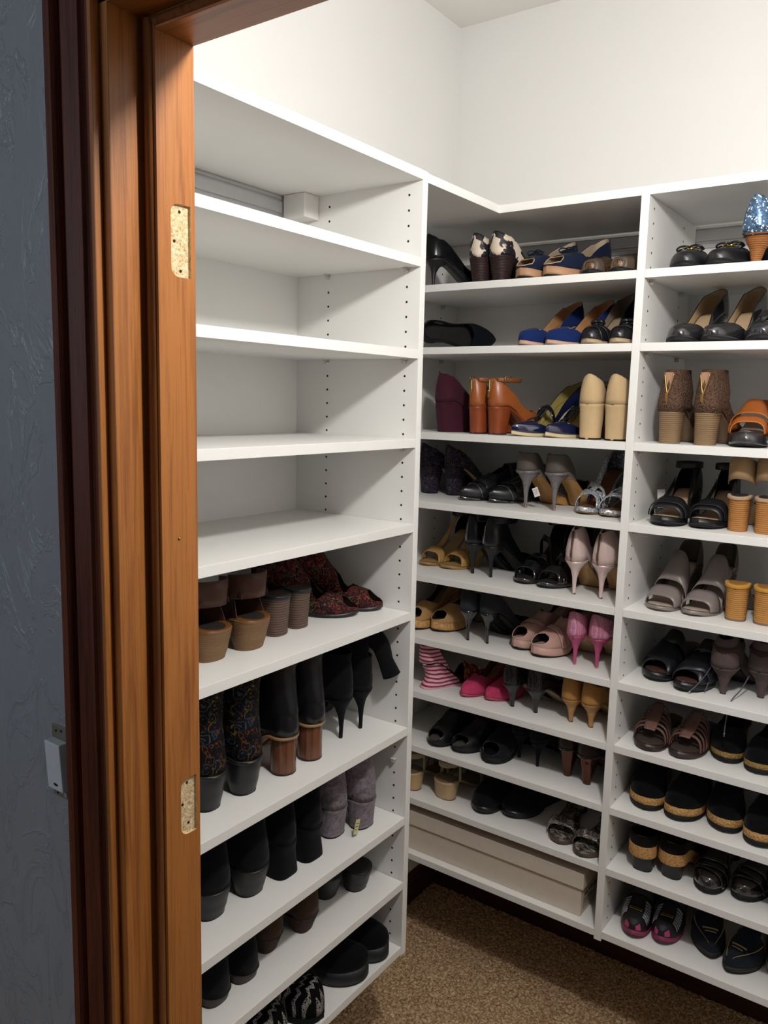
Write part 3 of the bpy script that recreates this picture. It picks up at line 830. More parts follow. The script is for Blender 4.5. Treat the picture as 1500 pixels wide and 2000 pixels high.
st('cobalt', last=D(H=.065, P=.008, toe='almond', L=.235, wh=.028), f=PUMPLOW, mat=suede('172a5e'), lining=leather('b98a5c', .5), sole=leather('c09a84', .5), insole=leather('c49a70', .5), heel=('stiletto', suede('172a5e')), extras=[X_insert('metal_bar', shine('b9b4b0', .3), .775, .80, fac=.62)])
st('knotted', last=D(H=.078, P=.008, toe='round', L=.235, wh=.028), f=PUMPLOW, mat=leather('1b1b1f', .28), lining=leather('8f7d6c', .6), sole=leather('b09a78', .5), insole=leather('a8937a', .6), heel=('stiletto', BLK), extras=[X_bow(leather('1b1b1f', .28), .74, .016, tails=False, thick=.008), X_band('gathered_fold', leather('1b1b1f', .3), .80, .05, .02, .03, off=.004), X_band('gathered_fold', leather('1b1b1f', .3), .86, .04, .02, -.02, off=.0035)])
st('burgundy', last=D(H=.085, P=.02, toe='almond', L=.24, wh=.035, R=1.0), f=[(0, 1), (.06, .92), (.14, .78), (.3, .6), (.45, .5), (.55, .7), (.6, 1), (1, 1)], mat=suede('451f2d'), lining=DKL, insole=DKL, heel=('wedge', suede('431d2b')), sole=suede('431d2b'), cat='wedge shoe')
st('cognac', last=D(H=.075, P=.008, toe='round', L=.235, wh=.0275), f=[(0, .95), (.06, .84), (.2, .52), (.4, .40), (.52, .6), (.6, 1), (.85, 1), (.9, .6), (1, .3)], mat=leather('a35a2c', .32), lining=leather('9a7f6c', .6), sole=leather('8a4522', .4), insole=NUDE, heel=('block', leather('8c4220', .34), D(wide=.97)), cat='heeled sandal', extras=[X_zip(.022, .070, .012, inner=leather('9a7f6c', .6)), X_cuff('ankle_strap', leather('8f542c', .4), .062, .011, .031, .044, .052, .35, 2*PI-.35), X_buckle((.033, .03, .068), .009, 'b08d57', 1.4), X_seam(.002, leather('6b351a', .4))])
st('maryjane', last=D(H=.092, P=.008, toe='point', L=.24, wh=.027, R=.84), f=PUMPLOW, mat=patent('12183a'), lining=leather('a39355', .4), sole=leather('cbb98f', .4), insole=leather('ab9b5c', .4), heel=('taper', patent('10132c')), rim=(.0, .8, patent('0c0d18')), extras=[X_band('instep_strap', patent('0c0d18'), .52, .035, .03, off=.004), X_strip('t_strap', patent('0c0d18'), .52, .76, PI/2, .16), X_buckle((.026, .125, -.02), .007, 'c9c9cc')])
st('beige_pump', last=D(H=.088, P=.008, toe='round', L=.235, wh=.0325, R=1.02), f=PK(.9), mat=suede('c7ab83', .06), lining=NUDE, sole=leather('6a4a34'), insole=NUDE, heel=('block', suede('c7ab83', .06)), extras=[X_seam(.0, suede('8f7656'))])
st('brocade', last=D(H=.085, P=.007, toe='almond', L=.235, wh=.029), f=PK(.86), mat=floral('17141c', ('3f3a46', '2b2430', '4e3640', '565262'), 120., .2), lining=DKL, sole=leather('b7a077', .4), insole=DKL, heel=('block', floral('17141c', ('3f3a46', '2b2430', '3c2630', '464252'), 120., .2)))
st('fringe', last=D(H=.012, P=.008, toe='point', L=.25, wb=.04), f=[(0, 1), (.3, 1), (.36, .9), (.5, .9), (.56, 1), (1, 1)], mat=leather('17171a', .3), lining=DKL, sole=patent('0c0c0e'), insole=DKL, cat='ankle boot', extras=[X_band('toe_piping', shine('6c6c70', .3), .78, .012, .04, off=.0035), X_insert('fringe_flap', leather('202024', .35), .56, .74, fac=.3, off=.004)]+[X_strip('fringe', shine('5a5a5e', .35), .60, .71, PI*(.3+.1*k), .05, .0062) for k in range(5)]+[X_band('ankle_collar', BLK, .25, .16, .02, off=.004)])
st('silver_cuff', last=D(H=.10, P=.022, toe='round', L=.232, wh=.030), f=[(0, 0), (.5, 0), (.54, .5), (.6, .9), (.64, 1), (.86, 1), (.9, .6), (1, .3)], mat=scales('8f8a8c', '5a5558', 420, .35, .3), lining=leather('5a4c40', .6), sole=leather('b98b4e', .35), insole=leather('6d5a48', .6), heel=('stiletto', scales('9a9496', '6a6568', 420, .35, .3)), tipmat=leather('b5766a'), cat='heeled sandal', extras=[X_rim(scales('9a9496', '6a6568', 420, .35, .3)), X_counter(leather('5c544c', .6), .62, .34, leather('3e3730', .7)), X_tag((.030, .020, .055), .016, .024, plain('dcdcda', .6), .3, -.4, plain('a23a52', .6), only=-1)])
st('glitter_sandal', last=D(H=.099, P=.014, toe='round', L=.235, wh=.028, toeh=.75), f=None, mat=glitter('c6cad2', '70747e'), platform=glitter('c6cad2', '70747e'), insole=leather('7a4a2c', .5), sole=leather('8a6a48'), heel=('stiletto', glitter('c6cad2', '70747e')), cat='strappy sandal', extras=[X_counter(glitter('8a909a', '40444e'), .7, .22), X_band('cross_strap', glitter('c6cad2', '70747e'), .80, .065, -.02, .06, off=.003), X_band('cross_strap', glitter('c6cad2', '70747e'), .80, .065, -.02, -.06, off=.0045), X_band('cross_strap', glitter('c6cad2', '70747e'), .62, .05, .02, -.07, off=.004), X_strip('t_strap', glitter('c6cad2', '70747e'), .40, .74, PI/2, .22), X_cuff('ankle_strap', glitter('c6cad2', '70747e'), .058, .012, .03, .042, .052)])
st('tan_tstrap', last=D(H=.085, P=.008, toe='round', L=.235, toeh=.6, R=.9), f=None, mat=leather('b58a4e', .45), sole=leather('a07840'), insole=leather('b99b6c'), heel=('stiletto', leather('b58a4e', .45)), cat='t-strap sandal', extras=[X_counter(BLK, .85, .3), X_band('toe_strap', leather('b58a4e', .42), .79, .11, -.03, off=.003), X_strip('t_strap', leather('b58a4e', .42), .34, .79, PI/2, .28), X_cuff('ankle_strap', BLK, .05, .022, .032, .044, .05)])
st('black_zip_stiletto', last=D(H=.09, toe='point', L=.235, wh=.0275), f=[(0, 1), (.2, .96), (.32, .5), (.45, .4), (.56, .55), (.62, 1), (1, 1)], mat=leather('141418', .3), lining=DKL, insole=DKL, heel=('stiletto', leather('101014', .45)), cat='heeled sandal', extras=[X_zip(.005, .055, 0, pull='8c8c92'), X_cuff('ankle_strap', BLK, .06, .02, .031, .046, .055, .5, 2*PI-.5, .0, .1)])
st('patent_peep', last=D(H=.095, P=.012, toe='round', L=.232, toeh=.65), f=None, mat=patent('121216'), platform=patent('2b2b2d'), insole=DKL, heel=('stiletto', patent('121216')), cat='peep toe sandal', extras=[X_counter(patent('17171b'), .95, .3), X_band('toe_strap', patent('151519'), .82, .12, -.03, off=.003), X_band('instep_strap', patent('151519'), .60, .05, .03, .04, off=.004), X_band('instep_strap', patent('151519'), .45, .04, .03, -.04, off=.004), X_cuff('ankle_strap', patent('121216'), .05, .018, .031, .043, .05), X_buckle((.03, .19, -.075), .007, '8d8d92')])
st('pink_satin', last=D(H=.09, toe='round', L=.232, wh=.0285), f=[(0, 1), (.2, .95), (.3, .5), (.4, 0), (1, 0)], mat=satin('dcc3bd'), lining=leather('7a5f58', .5), sole=leather('b98f5a', .4), insole=leather('8a6f60', .5), heel=('stiletto', satin('d9bfb9')), tipmat=leather('6e5147'), cat='heeled sandal', extras=[X_zip(.0, .075, .006, inner=leather('6a4b44', .5), pull='8c7468'), X_band('toe_strap', satin('d0b5ae'), .80, .05, -.02, off=.003), X_band('studded_strap', fuzzy('a89a94', '54483f'), .45, .05, .03, off=.004), X_seam(.0, satin('c7aaa4'))])
st('tan_cork_peep', last=D(H=.096, P=.025, toe='round', L=.232), f=PEEP, mat=leather('b78d5c', .45), lining=DKL, platform=cork(), insole=leather('7a5c3c'), heel=('block', cork()), rim=(.84, 1, leather('c49c6c')), cat='peep toe pump')
st('charcoal_pump', last=D(H=.09, P=.012, toe='round', L=.235, wh=.0275), f=PUMP, mat=suede('33343b'), lining=DKL, insole=DKL, heel=('stiletto', patent('0f0f12')))
st('blush_peep', last=D(H=.09, P=.024, toe='round', L=.235, wb=.040), f=[(0, .9), (.12, .8), (.24, .3), (.34, .12), (.42, .3), (.5, .75), (.56, 1), (.85, 1), (.9, .62), (.95, .36), (1, .3)], mat=leather('c99f92', .5), lining=DKL, platform=leather('c99f92', .5), insole=leather('cdb0a2'), heel=('stiletto', leather('c99f92', .5)), rim=(.84, 1, leather('d8b3a6')), cat='peep toe pump', extras=[X_band('crossed_vamp', leather('c99f92', .5), .66, .07, .05, .05, off=.0045)])
st('pink_snake', last=D(H=.082, P=.016, toe='round', L=.235, wh=.028), f=PK(.8), mat=scales('c64f82', 'e7a9c4', 420, .3, .15), lining=leather('9c3a5a'), sole=leather('c0a07c'), insole=leather('9c3a5a'), heel=('stiletto', leather('c0507f', .45)), tipmat=shine('d9b878', .2), extras=[X_seam(.0, leather('a83c68'))])
st('striped_wedge', last=D(H=.08, P=.012, toe='round', L=.225, wh=.031), f=[(0, .75), (.15, .6), (.3, .2), (.4, 0), (.58, 0), (.62, .5), (.66, 1), (.86, 1), (.9, .5), (1, .3)], mat=stripes('ddb4ba', '93294a', .011, 2, .45), lining=DKL, insole=leather('8a3350'), heel=('wedgebow', stripes('ddb4ba', '93294a', .012, 2, .45, .016)), cat='wedge sandal', extras=[X_band('flower_patch', floral('3c2030', ('b8502a', 'c58a35', '7c2a2a'), 150., .1), .66, .2, off=.004, p0=0., p1=1.2)])
st('pink_pointed', last=D(H=.07, P=.005, toe='almond', L=.24, wb=.037), f=FLAT, mat=suede('c8416a'), lining=leather('7a5a3e', .5), sole=leather('a8455a'), insole=leather('8a6a48'), heel=('stiletto', suede('c8416a')))
st('gunmetal', last=D(H=.07, toe='point', L=.24, wh=.027), f=PK(.85), mat=scales('4f4d50', '1d1c1e', 380, .25, .45), lining=DKL, sole=leather('b5a48c'), insole=DKL, heel=('kitten', scales('55545a', '2a292c', 420, .3, .4)), extras=[X_seam(.002, BLK)])
st('tan_pump', last=D(H=.068, toe='almond', L=.238, wh=.0285), f=PK(.74), mat=suede('bd8b4f', .08), lining=DKL, sole=leather('b98b58'), insole=leather('8f6a42'), heel=('kitten', leather('bd8b52', .5)), tipmat=leather('5c4128'), extras=[X_seam(.002, leather('8a6234'))])
st('black_peep8', last=D(H=.05, P=.01, toe='round', L=.23), f=[(0, .8), (.2, .6), (.4, .5), (.5, .7), (.56, 1), (.86, 1), (.9, .7), (.95, .45), (1, .35)], mat=leather('16161a', .35), lining=leather('3c3838'), insole=leather('6a625c'), heel=('block', BLK), rim=(.86, 1, patent('1d1d20')), cat='peep toe shoe')
st('black_ruffle', last=D(H=.05, P=.014, toe='round', L=.235, wb=.041), f=[(0, .8), (.2, .6), (.4, .5), (.5, .7), (.56, 1), (.84, 1), (.9, .7), (.95, .45), (1, .35)], mat=suede('1c1c22'), lining=BLK, insole=BLK, heel=('block', BLK), rim=(.84, 1, fuzzy('2a2a2e', '0e0e10')), cat='peep toe shoe', extras=[X_buckle((.034, .20, -.034), .006, '6c6c70')])
st('black_suede8', last=D(H=.077, toe='almond', L=.235, wh=.027), f=PUMP, mat=suede('191a20'), lining=DKL, insole=DKL, heel=('stiletto', suede('1a1b22')))
st('tortoise', last=D(H=.085, P=.01, toe='round', L=.235, wh=.033), f=[(0, .6), (.1, .5), (.25, .15), (.35, 0), (.6, 0), (.66, 1), (.85, 1), (.9, .5), (1, .3)], mat=leather('2a1f1c', .35), lining=DKL, insole=leather('4a3528'), sole=leather('77562c'), heel=('cone', shine('5c3c30', .12), D(wide=.98)), tipmat=leather('3a241c'), cat='heeled sandal', extras=[X_rim(patent('2a1d18'))])
st('cream_strappy', last=D(H=.055, P=.008, toe='round', L=.232, wh=.034), f=None, mat=leather('c6b69c', .5), insole=leather('7a6a54'), sole=leather('c0a47c'), heel=('block', leather('c3a47c', .5), D(wide=1.04)), tipmat=leather('6b4428'), cat='strappy sandal', extras=[X_band('side_strap', leather('c6b69c', .5), .22, .05, .04, off=.004), X_band('toe_strap', leather('c6b69c', .5), .8, .06, off=.003), X_band('toe_strap', leather('c6b69c', .5), .66, .05, off=.003), X_cuff('heel_strap', leather('b9a88c', .5), .04, .016, .031, .046, .055, -1.4, 1.4)])
st('black_wedge9', last=D(H=.045, P=.018, toe='round', L=.24, wb=.042), f=[(0, .7), (.2, .5), (.4, .5), (.52, .8), (.58, 1), (1, 1)], mat=suede('141418'), lining=DKL, platform=leather('1c1c20', .35), insole=DKL, heel=('wedge', leather('1c1c20', .35)), cat='wedge shoe')
st('python_slide', last=D(H=.018, P=.010, toe='round', L=.24, wb=.040, toeh=.75), f=None, mat=python_print(), sole=leather('5a4a40'), insole=python_print(), platform=None, cat='slide sandal', heel=('block', leather('3b3028')), extras=[X_band('toe_strap', python_print(), .80, .105, .01, off=.004)])
st('bow_flat', last=D(H=.014, P=.007, toe='round', L=.24, wb=.041), f=[(0, .6), (.3, .42), (.5, .40), (.62, .48), (.72, .8), (.76, 1), (1, 1)], mat=leather('1c1c20', .35), lining=BLK, insole=leather('35302c'), cat='flat shoe', extras=[X_bow(leather('141416', .3), .73, .030, shine('c9a94e', .25), drop=-.001, loops=2, tails=False, thick=.0038), X_studs(shine('d0b055', .25), .70, .72, [PI*.43, PI*.5, PI*.57], 3, .0032)])
st('blue_sequin', last=D(H=.062, P=.006, toe='almond', L=.235, wh=.030), f=PK(1.), mat=glitter('4f7296', '27384e', 320.), lining=BLK, insole=BLK, heel=('wedgecone', stacked('9c6331', '5c3418', .0042), D(groove=15)), tipmat=leather('c08040'))
st('black_round_pump', last=D(H=.078, P=.008, toe='round', L=.24, wb=.041), f=PUMPLOW, mat=patent('202024', .14), lining=leather('b59a78', .45), insole=leather('c4a985', .45), heel=('stiletto', patent('202024', .14)), rim=(0, .8, patent('0e0e10')))
st('black_strap_pump', last=D(H=.035, P=.008, toe='round', L=.24, wb=.043), f=[(0, .75), (.2, .6), (.4, .5), (.6, .55), (.7, .8), (.76, 1), (1, 1)], mat=patent('26262a', .16), lining=BLK, insole=DKL, rim=(0, .8, patent('18181a')), heel=('block', BLK), extras=[X_band('instep_strap', patent('101013'), .60, .09, .0, .02, off=.005), X_studs(shine('b9b9bd', .2), .64, .645, [PI*.35], 1, .003)])
st('brown_zip_bootie', last=D(H=.075, P=.008, toe='round', L=.235, wh=.0295), f=[(0, 1), (.5, 1), (1, 1)], mat=fuzzy('5c4334', '2a1d17'), lining=leather('b08a6e', .6), sole=leather('7a6248'), insole=NUDE, heel=('block', stacked('8e7455', '5f4a34', .0046), D(groove=15, wide=.88)), notip=True, cat='ankle boot', extras=[X_shaft(fuzzy('5c4334', '2a1d17'), .168, .48, .0255, .014, .42, -.004), X_zip(.012, .086, .022, inner=leather('b08a6e', .6))])
st('cognac_sandal', last=D(H=.055, P=.028, toe='round', L=.24, wb=.042, toeh=.7, R=.95), f=None, mat=leather('b26328', .38), sole=RUB, platform=patent('2c2a2c', .3), insole=leather('9a8a78'), heel=('wedge', leather('2c2a2c', .4)), cat='platform sandal', extras=[X_band('toe_strap', leather('b26328', .36), .82, .11, -.02, off=.003), X_band('instep_strap', leather('b26328', .36), .58, .22, .02, off=.006), X_cuff('heel_strap', leather('b26328', .36), .02, .03, .033, .045, .05, -1.3, 1.3)])
st('black_quilt_sandal', last=D(H=.07, P=.018, toe='round', L=.24, wb=.042, toeh=.62, R=.92), f=None, mat=leather('17171b', .4), platform=leather('17171b', .4), insole=leather('c3a382', .5), heel=('block', BLK), cat='heeled sandal', extras=[X_band('toe_strap', leather('1a1a1e', .42), .77, .19, -.0, off=.003), X_band('padded_roll', leather('1d1d21', .42), .77, .02, .02, off=.0065), X_band('padded_roll', leather('1d1d21', .42), .80, .02, .0, off=.0065), X_counter(BLK, .8, .34), X_strip('side_strap', BLK, .3, .68, .35, .3, .003), X_strip('side_strap', BLK, .3, .68, PI-.35, .3, .003), X_studs(shine('a9a9ad', .2), .4, .6, [.4], 5, .0016), X_tag((.052, .10, .07), .020, .045, plain('c9c6c2', .6), .2, .1, plain('a0463c', .6), only=1), X_cuff('ankle_strap', BLK, .055, .014, .031, .043, .05)])
st('beige_stacked', last=D(H=.08, P=.01, toe='round', L=.235, wh=.0265), f=None, mat=suede('b0916c', .1), insole=DKL, sole=leather('9a7a54'), heel=('block', stacked('bd8348', '6f4420', .0046), D(groove=17)), notip=True, cat='heeled sandal', extras=[X_rim(suede('b5977a', .1)), X_cuff('heel_strap', suede('a98a66', .1), .02, .05, .033, .044, .046, -1.5, 1.5, .018), X_band('toe_strap', suede('b0916c', .1), .8, .1)])
st('taupe_mule', last=D(H=.085, P=.008, toe='round', L=.24, wb=.041, toeh=.62, R=.95), f=None, mat=leather('877c78', .33), sole=leather('877c78', .35), insole=leather('c2b0a0', .5), heel=('block', leather('4c433e', .5)), cat='mule', extras=[X_band('toe_strap', leather('877c78', .32), .80, .16, -.01, off=.003, lin_=leather('c9b7a6')), X_band('instep_strap', leather('8b807c', .32), .50, .22, .02, -.01, off=.006, lin_=leather('4c433e')), X_counter(leather('5a504a', .5), .8, .25), X_buckle((.034, .06, .0), .008, 'a9a39b', 1.4)])
st('tan_stacked', last=D(H=.085, P=.01, toe='round', L=.235, wh=.0275), f=None, mat=suede('c08c48', .1), sole=leather('6c6258'), insole=leather('a8783c'), heel=('block', stacked('c48d4c', '855a28', .0047), D(groove=18)), tipmat=leather('77685c'), cat='heeled mule', extras=[X_rim(suede('c8923e', .08)), X_band('toe_strap', suede('c08c48'), .8, .12)])
st('black_cross', last=D(H=.05, P=.018, toe='round', L=.24, wb=.042, toeh=.65, R=.92), f=None, mat=leather('16181d', .38), platform=leather('1c1c20', .35), insole=leather('5a3f34'), heel=('wedge', BLK), cat='wedge sandal', extras=[X_band('cross_strap', leather('17191f', .36), .73, .26, -.01, .05, off=.003), X_band('cross_strap', leather('17191f', .36), .73, .26, -.01, -.06, off=.0055), X_band('instep_strap', BLK, .5, .12, .02, off=.006)])
st('mauve_bootie', last=D(H=.07, toe='almond', L=.235, wh=.0335), f=[(0, .86), (.1, .84), (.3, .8), (.5, 1), (1, 1)], mat=suede('5c4d4b', .1), lining=DKL, insole=DKL, heel=('kitten', suede('584a48', .1), D(wide=1.05)), notip=True, cat='bootie', extras=[X_shaft(suede('3c302e', .1), .125, .4, .031, .006, .40), X_seam(.0, BLK), X_seam(.045, leather('3a302e'), 1.2), X_lace([(-.030, .045, .075), (-.038, .01, .045), (-.050, -.015, .022), (-.064, -.034, .004)], leather('55555c'), shine('b5b5b8'), .0013, -1), X_lace([(-.030, .05, .06), (-.033, .02, .03), (-.034, .006, .012), (-.036, -.002, .003)], leather('55555c'), shine('6a6a6e'), .0012, -1), X_lace([(-.028, .03, .05), (-.034, -.006, .02), (-.040, -.040, .005), (-.042, -.0545, -.012), (-.046, -.057, -.050), (-.047, -.056, -.082)], leather('5a5c68'), shine('8a8a90'), .0015, 1)])
st('woven_mauve', last=D(H=.02, P=.012, toe='round', L=.24, wb=.041, toeh=.75), f=None, mat=leather('6f4f45', .5), sole=leather('3a2a26'), insole=leather('4c4038', .45), heel=('block', leather('4a352e')), cat='strappy sandal', extras=[X_band('woven_strap', leather('735248', .5), .56+.055*k, .026, -.03, off=.003) for k in range(6)]+[X_strip('centre_strap', leather('7a584e', .5), .52, .86, PI/2, .32, .006)])
st('gold_cork_flat', gap=.010, last=D(H=.03, P=.022, toe='round', L=.24, wb=.042), f=[(0, .7), (.3, .5), (.5, .5), (.62, .6), (.72, 1), (1, 1)], mat=suede('0f0f11'), lining=BLK, platform=fuzzy('9a7c44', '7a5e30'), insole=BLK, heel=('wedge', cork('9a7c44')), cat='slip-on shoe', extras=[])
st('cork_wedge', gap=.012, last=D(H=.045, P=.030, toe='round', L=.24, wb=.043), f=[(0, .6), (.3, .45), (.45, .5), (.55, .8), (.6, 1), (1, 1)], mat=suede('0e0e10'), lining=BLK, platform=cork('a9804c'), insole=BLK, sole=RUB, heel=('wedge', cork('a9804c')), cat='wedge clog')
st('cork_heel', last=D(H=.07, P=.02, toe='round', L=.23, wh=.032), f=[(0, .4), (.2, .3), (.4, .35), (.55, .8), (.6, 1), (1, 1)], mat=suede('161413'), lining=DKL, insole=leather('3c3834'), heel=('taper', leather('1b1a1a', .45)), sole=RUB, cat='clog', extras=[X_rim(cork('b98a54'), .5, .003, .004, .026)])
st('patent_twist', last=D(H=.03, P=.012, toe='round', L=.24, wb=.042), f=[(0, .7), (.3, .55), (.5, .6), (.6, 1), (1, 1)], mat=patent('1e1817', .2), lining=BLK, insole=BLK, heel=('block', BLK), cat='slip-on shoe', extras=[X_band('twisted_fold', patent('231b1a', .2), .78, .03, .03, .03, off=.005), X_band('twisted_fold', patent('231b1a', .2), .84, .03, .02, -.03, off=.005), X_band('twisted_fold', patent('231b1a', .2), .70, .04, .02, .02, off=.005)])
st('trainer', last=D(H=.025, P=.014, toe='round', L=.25, wb=.039, wh=.031, R=1.15, spring=.012), f=[(0, .85), (.3, .75), (.45, .85), (.5, 1), (1, 1)], mat=leather('17171a', .6), lining=BLK, insole=BLK, platform=plain('8c3358', .6), sole=plain('5c2440', .6), cat='trainer', extras=[X_band('mesh_saddle', leather('2c2d31', .7), .56, .14, .02, off=.004)]+[X_strip('reflective_bar', plain('9c9da3', .4), .70+.028*k, .715+.028*k, PI*(.33-.015*k), .5+.04*k, .0045) for k in range(7)]+[X_strip('reflective_bar', plain('9c9da3', .4), .70+.028*k, .715+.028*k, PI*(.67+.015*k), .5+.04*k, .0045) for k in range(7)]+[X_insert('emblem', shine('c9a53c', .4), .81, .835, fac=.84, off=.005), X_insert('emblem_inset', BLK, .818, .828, fac=.88, off=.0058), X_band('toe_bumper', plain('b8437a', .6), .975, .035, off=.002, p0=.1, p1=PI*.24), X_band('toe_bumper', plain('b8437a', .6), .975, .035, off=.002, p0=PI*.76, p1=PI-.1), X_strip('pull_tab', BLK, .42, .60, PI/2, .12, .008)])
st('denim_slipon', last=D(H=.025, P=.014, toe='almond', L=.245, wb=.041), f=[(0, .8), (.3, .6), (.5, .7), (.58, 1), (1, 1)], mat=suede('1f242d'), lining=DKL, insole=DKL, platform=stripes('3d3936', '242120', .006, 2, .5, .002), sole=RUB, cat='slip-on shoe', extras=[X_strip('yellow_stitch', plain('b39a55', .7), .62, .97, PI*.80, .05, .0028, phi1=PI*.62), X_strip('yellow_stitch', plain('b39a55', .7), .62, .97, PI*.20, .05, .0028, phi1=PI*.38), X_insert('stitched_monogram', plain('a79564', .7), .80, .815, fac=.8, off=.003), X_insert('stitched_monogram', plain('a79564', .7), .84, .85, fac=.86, off=.003), X_band('side_ribbing', leather('453d3a', .6), .5, .2, .02, off=.004, p0=0, p1=1.1), X_band('side_ribbing', leather('453d3a', .6), .5, .2, .02, off=.004, p0=PI-1.1, p1=PI)])
st('beige_sole_slip', gap=.006, last=D(H=.028, P=.02, toe='round', L=.245, wb=.043), f=[(0, .8), (.3, .6), (.5, .7), (.58, 1), (1, 1)], mat=suede('1a2022'), lining=DKL, insole=DKL, platform=leather('bdb09a', .6), sole=leather('8a7f6c'), cat='slip-on shoe')
# left unit
st('brown_stacked', last=D(H=.062, P=.012, toe='round', L=.235, wh=.037), f=[(0, 0), (.13, 0), (.2, .5), (.3, .75), (.45, .8), (.55, 1), (.85, 1), (.9, .6), (1, .3)], mat=leather('4a2e23', .5), insole=DKL, sole=leather('5a3c22'), heel=('wide', stacked('8a6a4a', '5d452e', .0042), D(groove=14)), notip=True, cat='heeled sandal', extras=[X_rim(leather('74491f', .3), .36, .003, .002, .006), X_cuff('heel_strap', leather('553528', .5), .036, .048, .036, .05, .055, -1.5, 1.5, .006, .08), X_strip('side_strap', leather('4a2e24', .5), .10, .5, .5, .14, .004), X_strip('side_strap', leather('4a2e24', .5), .10, .5, PI-.5, .14, .004), X_band('toe_strap', leather('553528', .5), .8, .12)])
st('dark_stacked', last=D(H=.085, P=.01, toe='round', L=.235, wh=.032), f=[(0, 0), (.3, 0), (.4, .3), (.5, .8), (.56, 1), (1, 1)], mat=leather('39281f', .55), insole=leather('33231b'), sole=leather('26282c'), heel=('block', stacked('6b564a', '30221d', .0052), D(groove=15)), notip=True, cat='heeled mule', extras=[X_rim(leather('2a2c30', .3)), ])
st('paisley', last=D(H=.08, P=.008, toe='round', L=.24, wb=.040), f=[(0, .75), (.12, .85), (.28, 1), (.56, 1), (.60, .72), (.64, .62), (.67, .75), (.70, 1), (.86, 1), (.90, .6), (.95, .4), (1, .3)], mat=floral('170e12', ('74261c', '5a1c26', '7c3a28', '5e5236', '421c18'), 110., .14), lining=BLK, insole=floral('3a1a18', ('9a4424', 'b0563a', '8a6a42'), 95., .12), sole=BLK, heel=('block', BLK), cat='mule')
FB = floral('0c0b10', ('4a3418', '6a5820', '3c444e', '2c323c', '54301a'), 52., .36)
st('floral_boot', last=D(H=.075, P=.01, toe='round', L=.24, wh=.034), f=CLOSED, mat=FB, insole=None, heel=('wide', leather('1e2024', .38), D(wide=.92)), cat='ankle boot', extras=[X_rim(leather('26282c', .35)), X_shaft(FB, .245, .5, .043, .0, .48, .004)])
st('wood_heel_boot', last=D(H=.085, P=.006, toe='round', L=.24, wh=.032), f=CLOSED, mat=leather('121216', .33), sole=leather('9a7550', .5), heel=('cylinder', wood('6a4028', '3a1f12', 2., .25)), cat='boot', tipmat=leather('2a1812'), welt=1, margin=.003, extras=[X_shaft(leather('121216', .33), .25, .5, .043, .004, .48, .004)])
st('stiletto_boot', last=D(H=.10, P=.006, toe='point', L=.24, wh=.030), f=CLOSED, mat=suede('101014'), heel=('stiletto', suede('101014')), cat='stiletto boot', extras=[X_shaft(suede('101014'), .20, .5, .036, .0, .44, .004)])
st('folded_boot', last=D(H=.10, P=.006, toe='point', L=.24, wh=.030), f=CLOSED, mat=suede('101014'), heel=('stiletto', suede('101014')), cat='stiletto boot', extras=[X_shaft(suede('101014'), .175, .5, .034, .0, .40, .0), X_flop(suede('101014'), [(0, .045, .15), (.004, .040, .20), (.022, .022, .218), (.037, -.002, .196), (.041, -.016, .16), (.047, -.030, .125)], [.034, .031, .027, .022, .018, .022])])
st('black_flared', last=D(H=.062, P=.01, toe='round', L=.24, wh=.036), f=CLOSED, mat=suede('121216'), heel=('wide', leather('232326', .45), D(wide=.94)), cat='ankle boot', extras=[X_shaft(suede('121216'), .19, .5, .041, .002, .46, .003)])
st('black_square', last=D(H=.075, P=.01, toe='square', L=.24, wh=.031), f=CLOSED, mat=suede('0e0e12'), heel=('flared', suede('0f0f13')), notip=True, cat='ankle boot', extras=[X_shaft(suede('0e0e12'), .19, .5, .038, .002, .46, .003)])
VG = velvet('5a5058', '8c8088')
st('grey_velvet', last=D(H=.070, P=.008, toe='round', L=.235, wh=.033), f=CLOSED, mat=VG, heel=('block', VG, D(wide=1.04)), cat='ankle boot', extras=[X_shaft(VG, .18, .5, .036, .004, .44, .002), X_seam(.001, leather('2c262a')), X_tag((-.044, .004, .038), .018, .034, plain('c9c48c', .7), .1, .35, plain('5c6a30', .6), only=1)])
st('black_low_boot', last=D(H=.022, P=.01, toe='round', L=.25, wh=.031), f=CLOSED, mat=suede('16181d'), sole=leather('3a302a', .5), margin=.004, heel=('block', leather('3a302a', .5), D(wide=1.08)), cat='ankle boot', extras=[X_shaft(suede('16181d'), .138, .5, .037, .002, .46, .003)])
st('brown_suede_bootie', last=D(H=.040, P=.008, toe='almond', L=.24, wh=.032), f=CLOSED, mat=suede('48362b', .12), heel=('taper', suede('44332a', .12)), notip=True, cat='ankle boot', extras=[X_shaft(suede('48362b', .12), .138, .5, .037, .002, .46, .003), X_seam(.0, leather('2a1e18')), X_cuff('loose_tie', leather('3a2a22'), -.02, .012, .036, .06, .06, 1.2, 2.2)])
st('black_wedge_mule', last=D(H=.055, P=.02, toe='round', L=.24, wh=.034), f=[(0, 0), (.42, 0), (.5, .6), (.56, 1), (1, 1)], mat=BLK, insole=leather('1c1c20', .5), heel=('wide', leather('202226', .42), D(wide=.96)), cat='heeled clog', extras=[X_rim(leather('202226', .35))])
st('knit_slipper', last=D(H=.016, P=.014, toe='round', L=.24, wb=.045, wh=.038, R=1.25, toeh=1.6, spring=.0), f=[(0, .8), (.3, .7), (.45, .8), (.52, 1), (1, 1)], mat=knit(), lining=fuzzy('2a2629', '111013'), insole=suede('1a1a1c'), sole=suede('141416'), margin=.003, cat='slipper', extras=[X_band('woven_side_tag', plain('a9a7a2', .8), .62, .05, off=.003, p0=.15, p1=.6)])
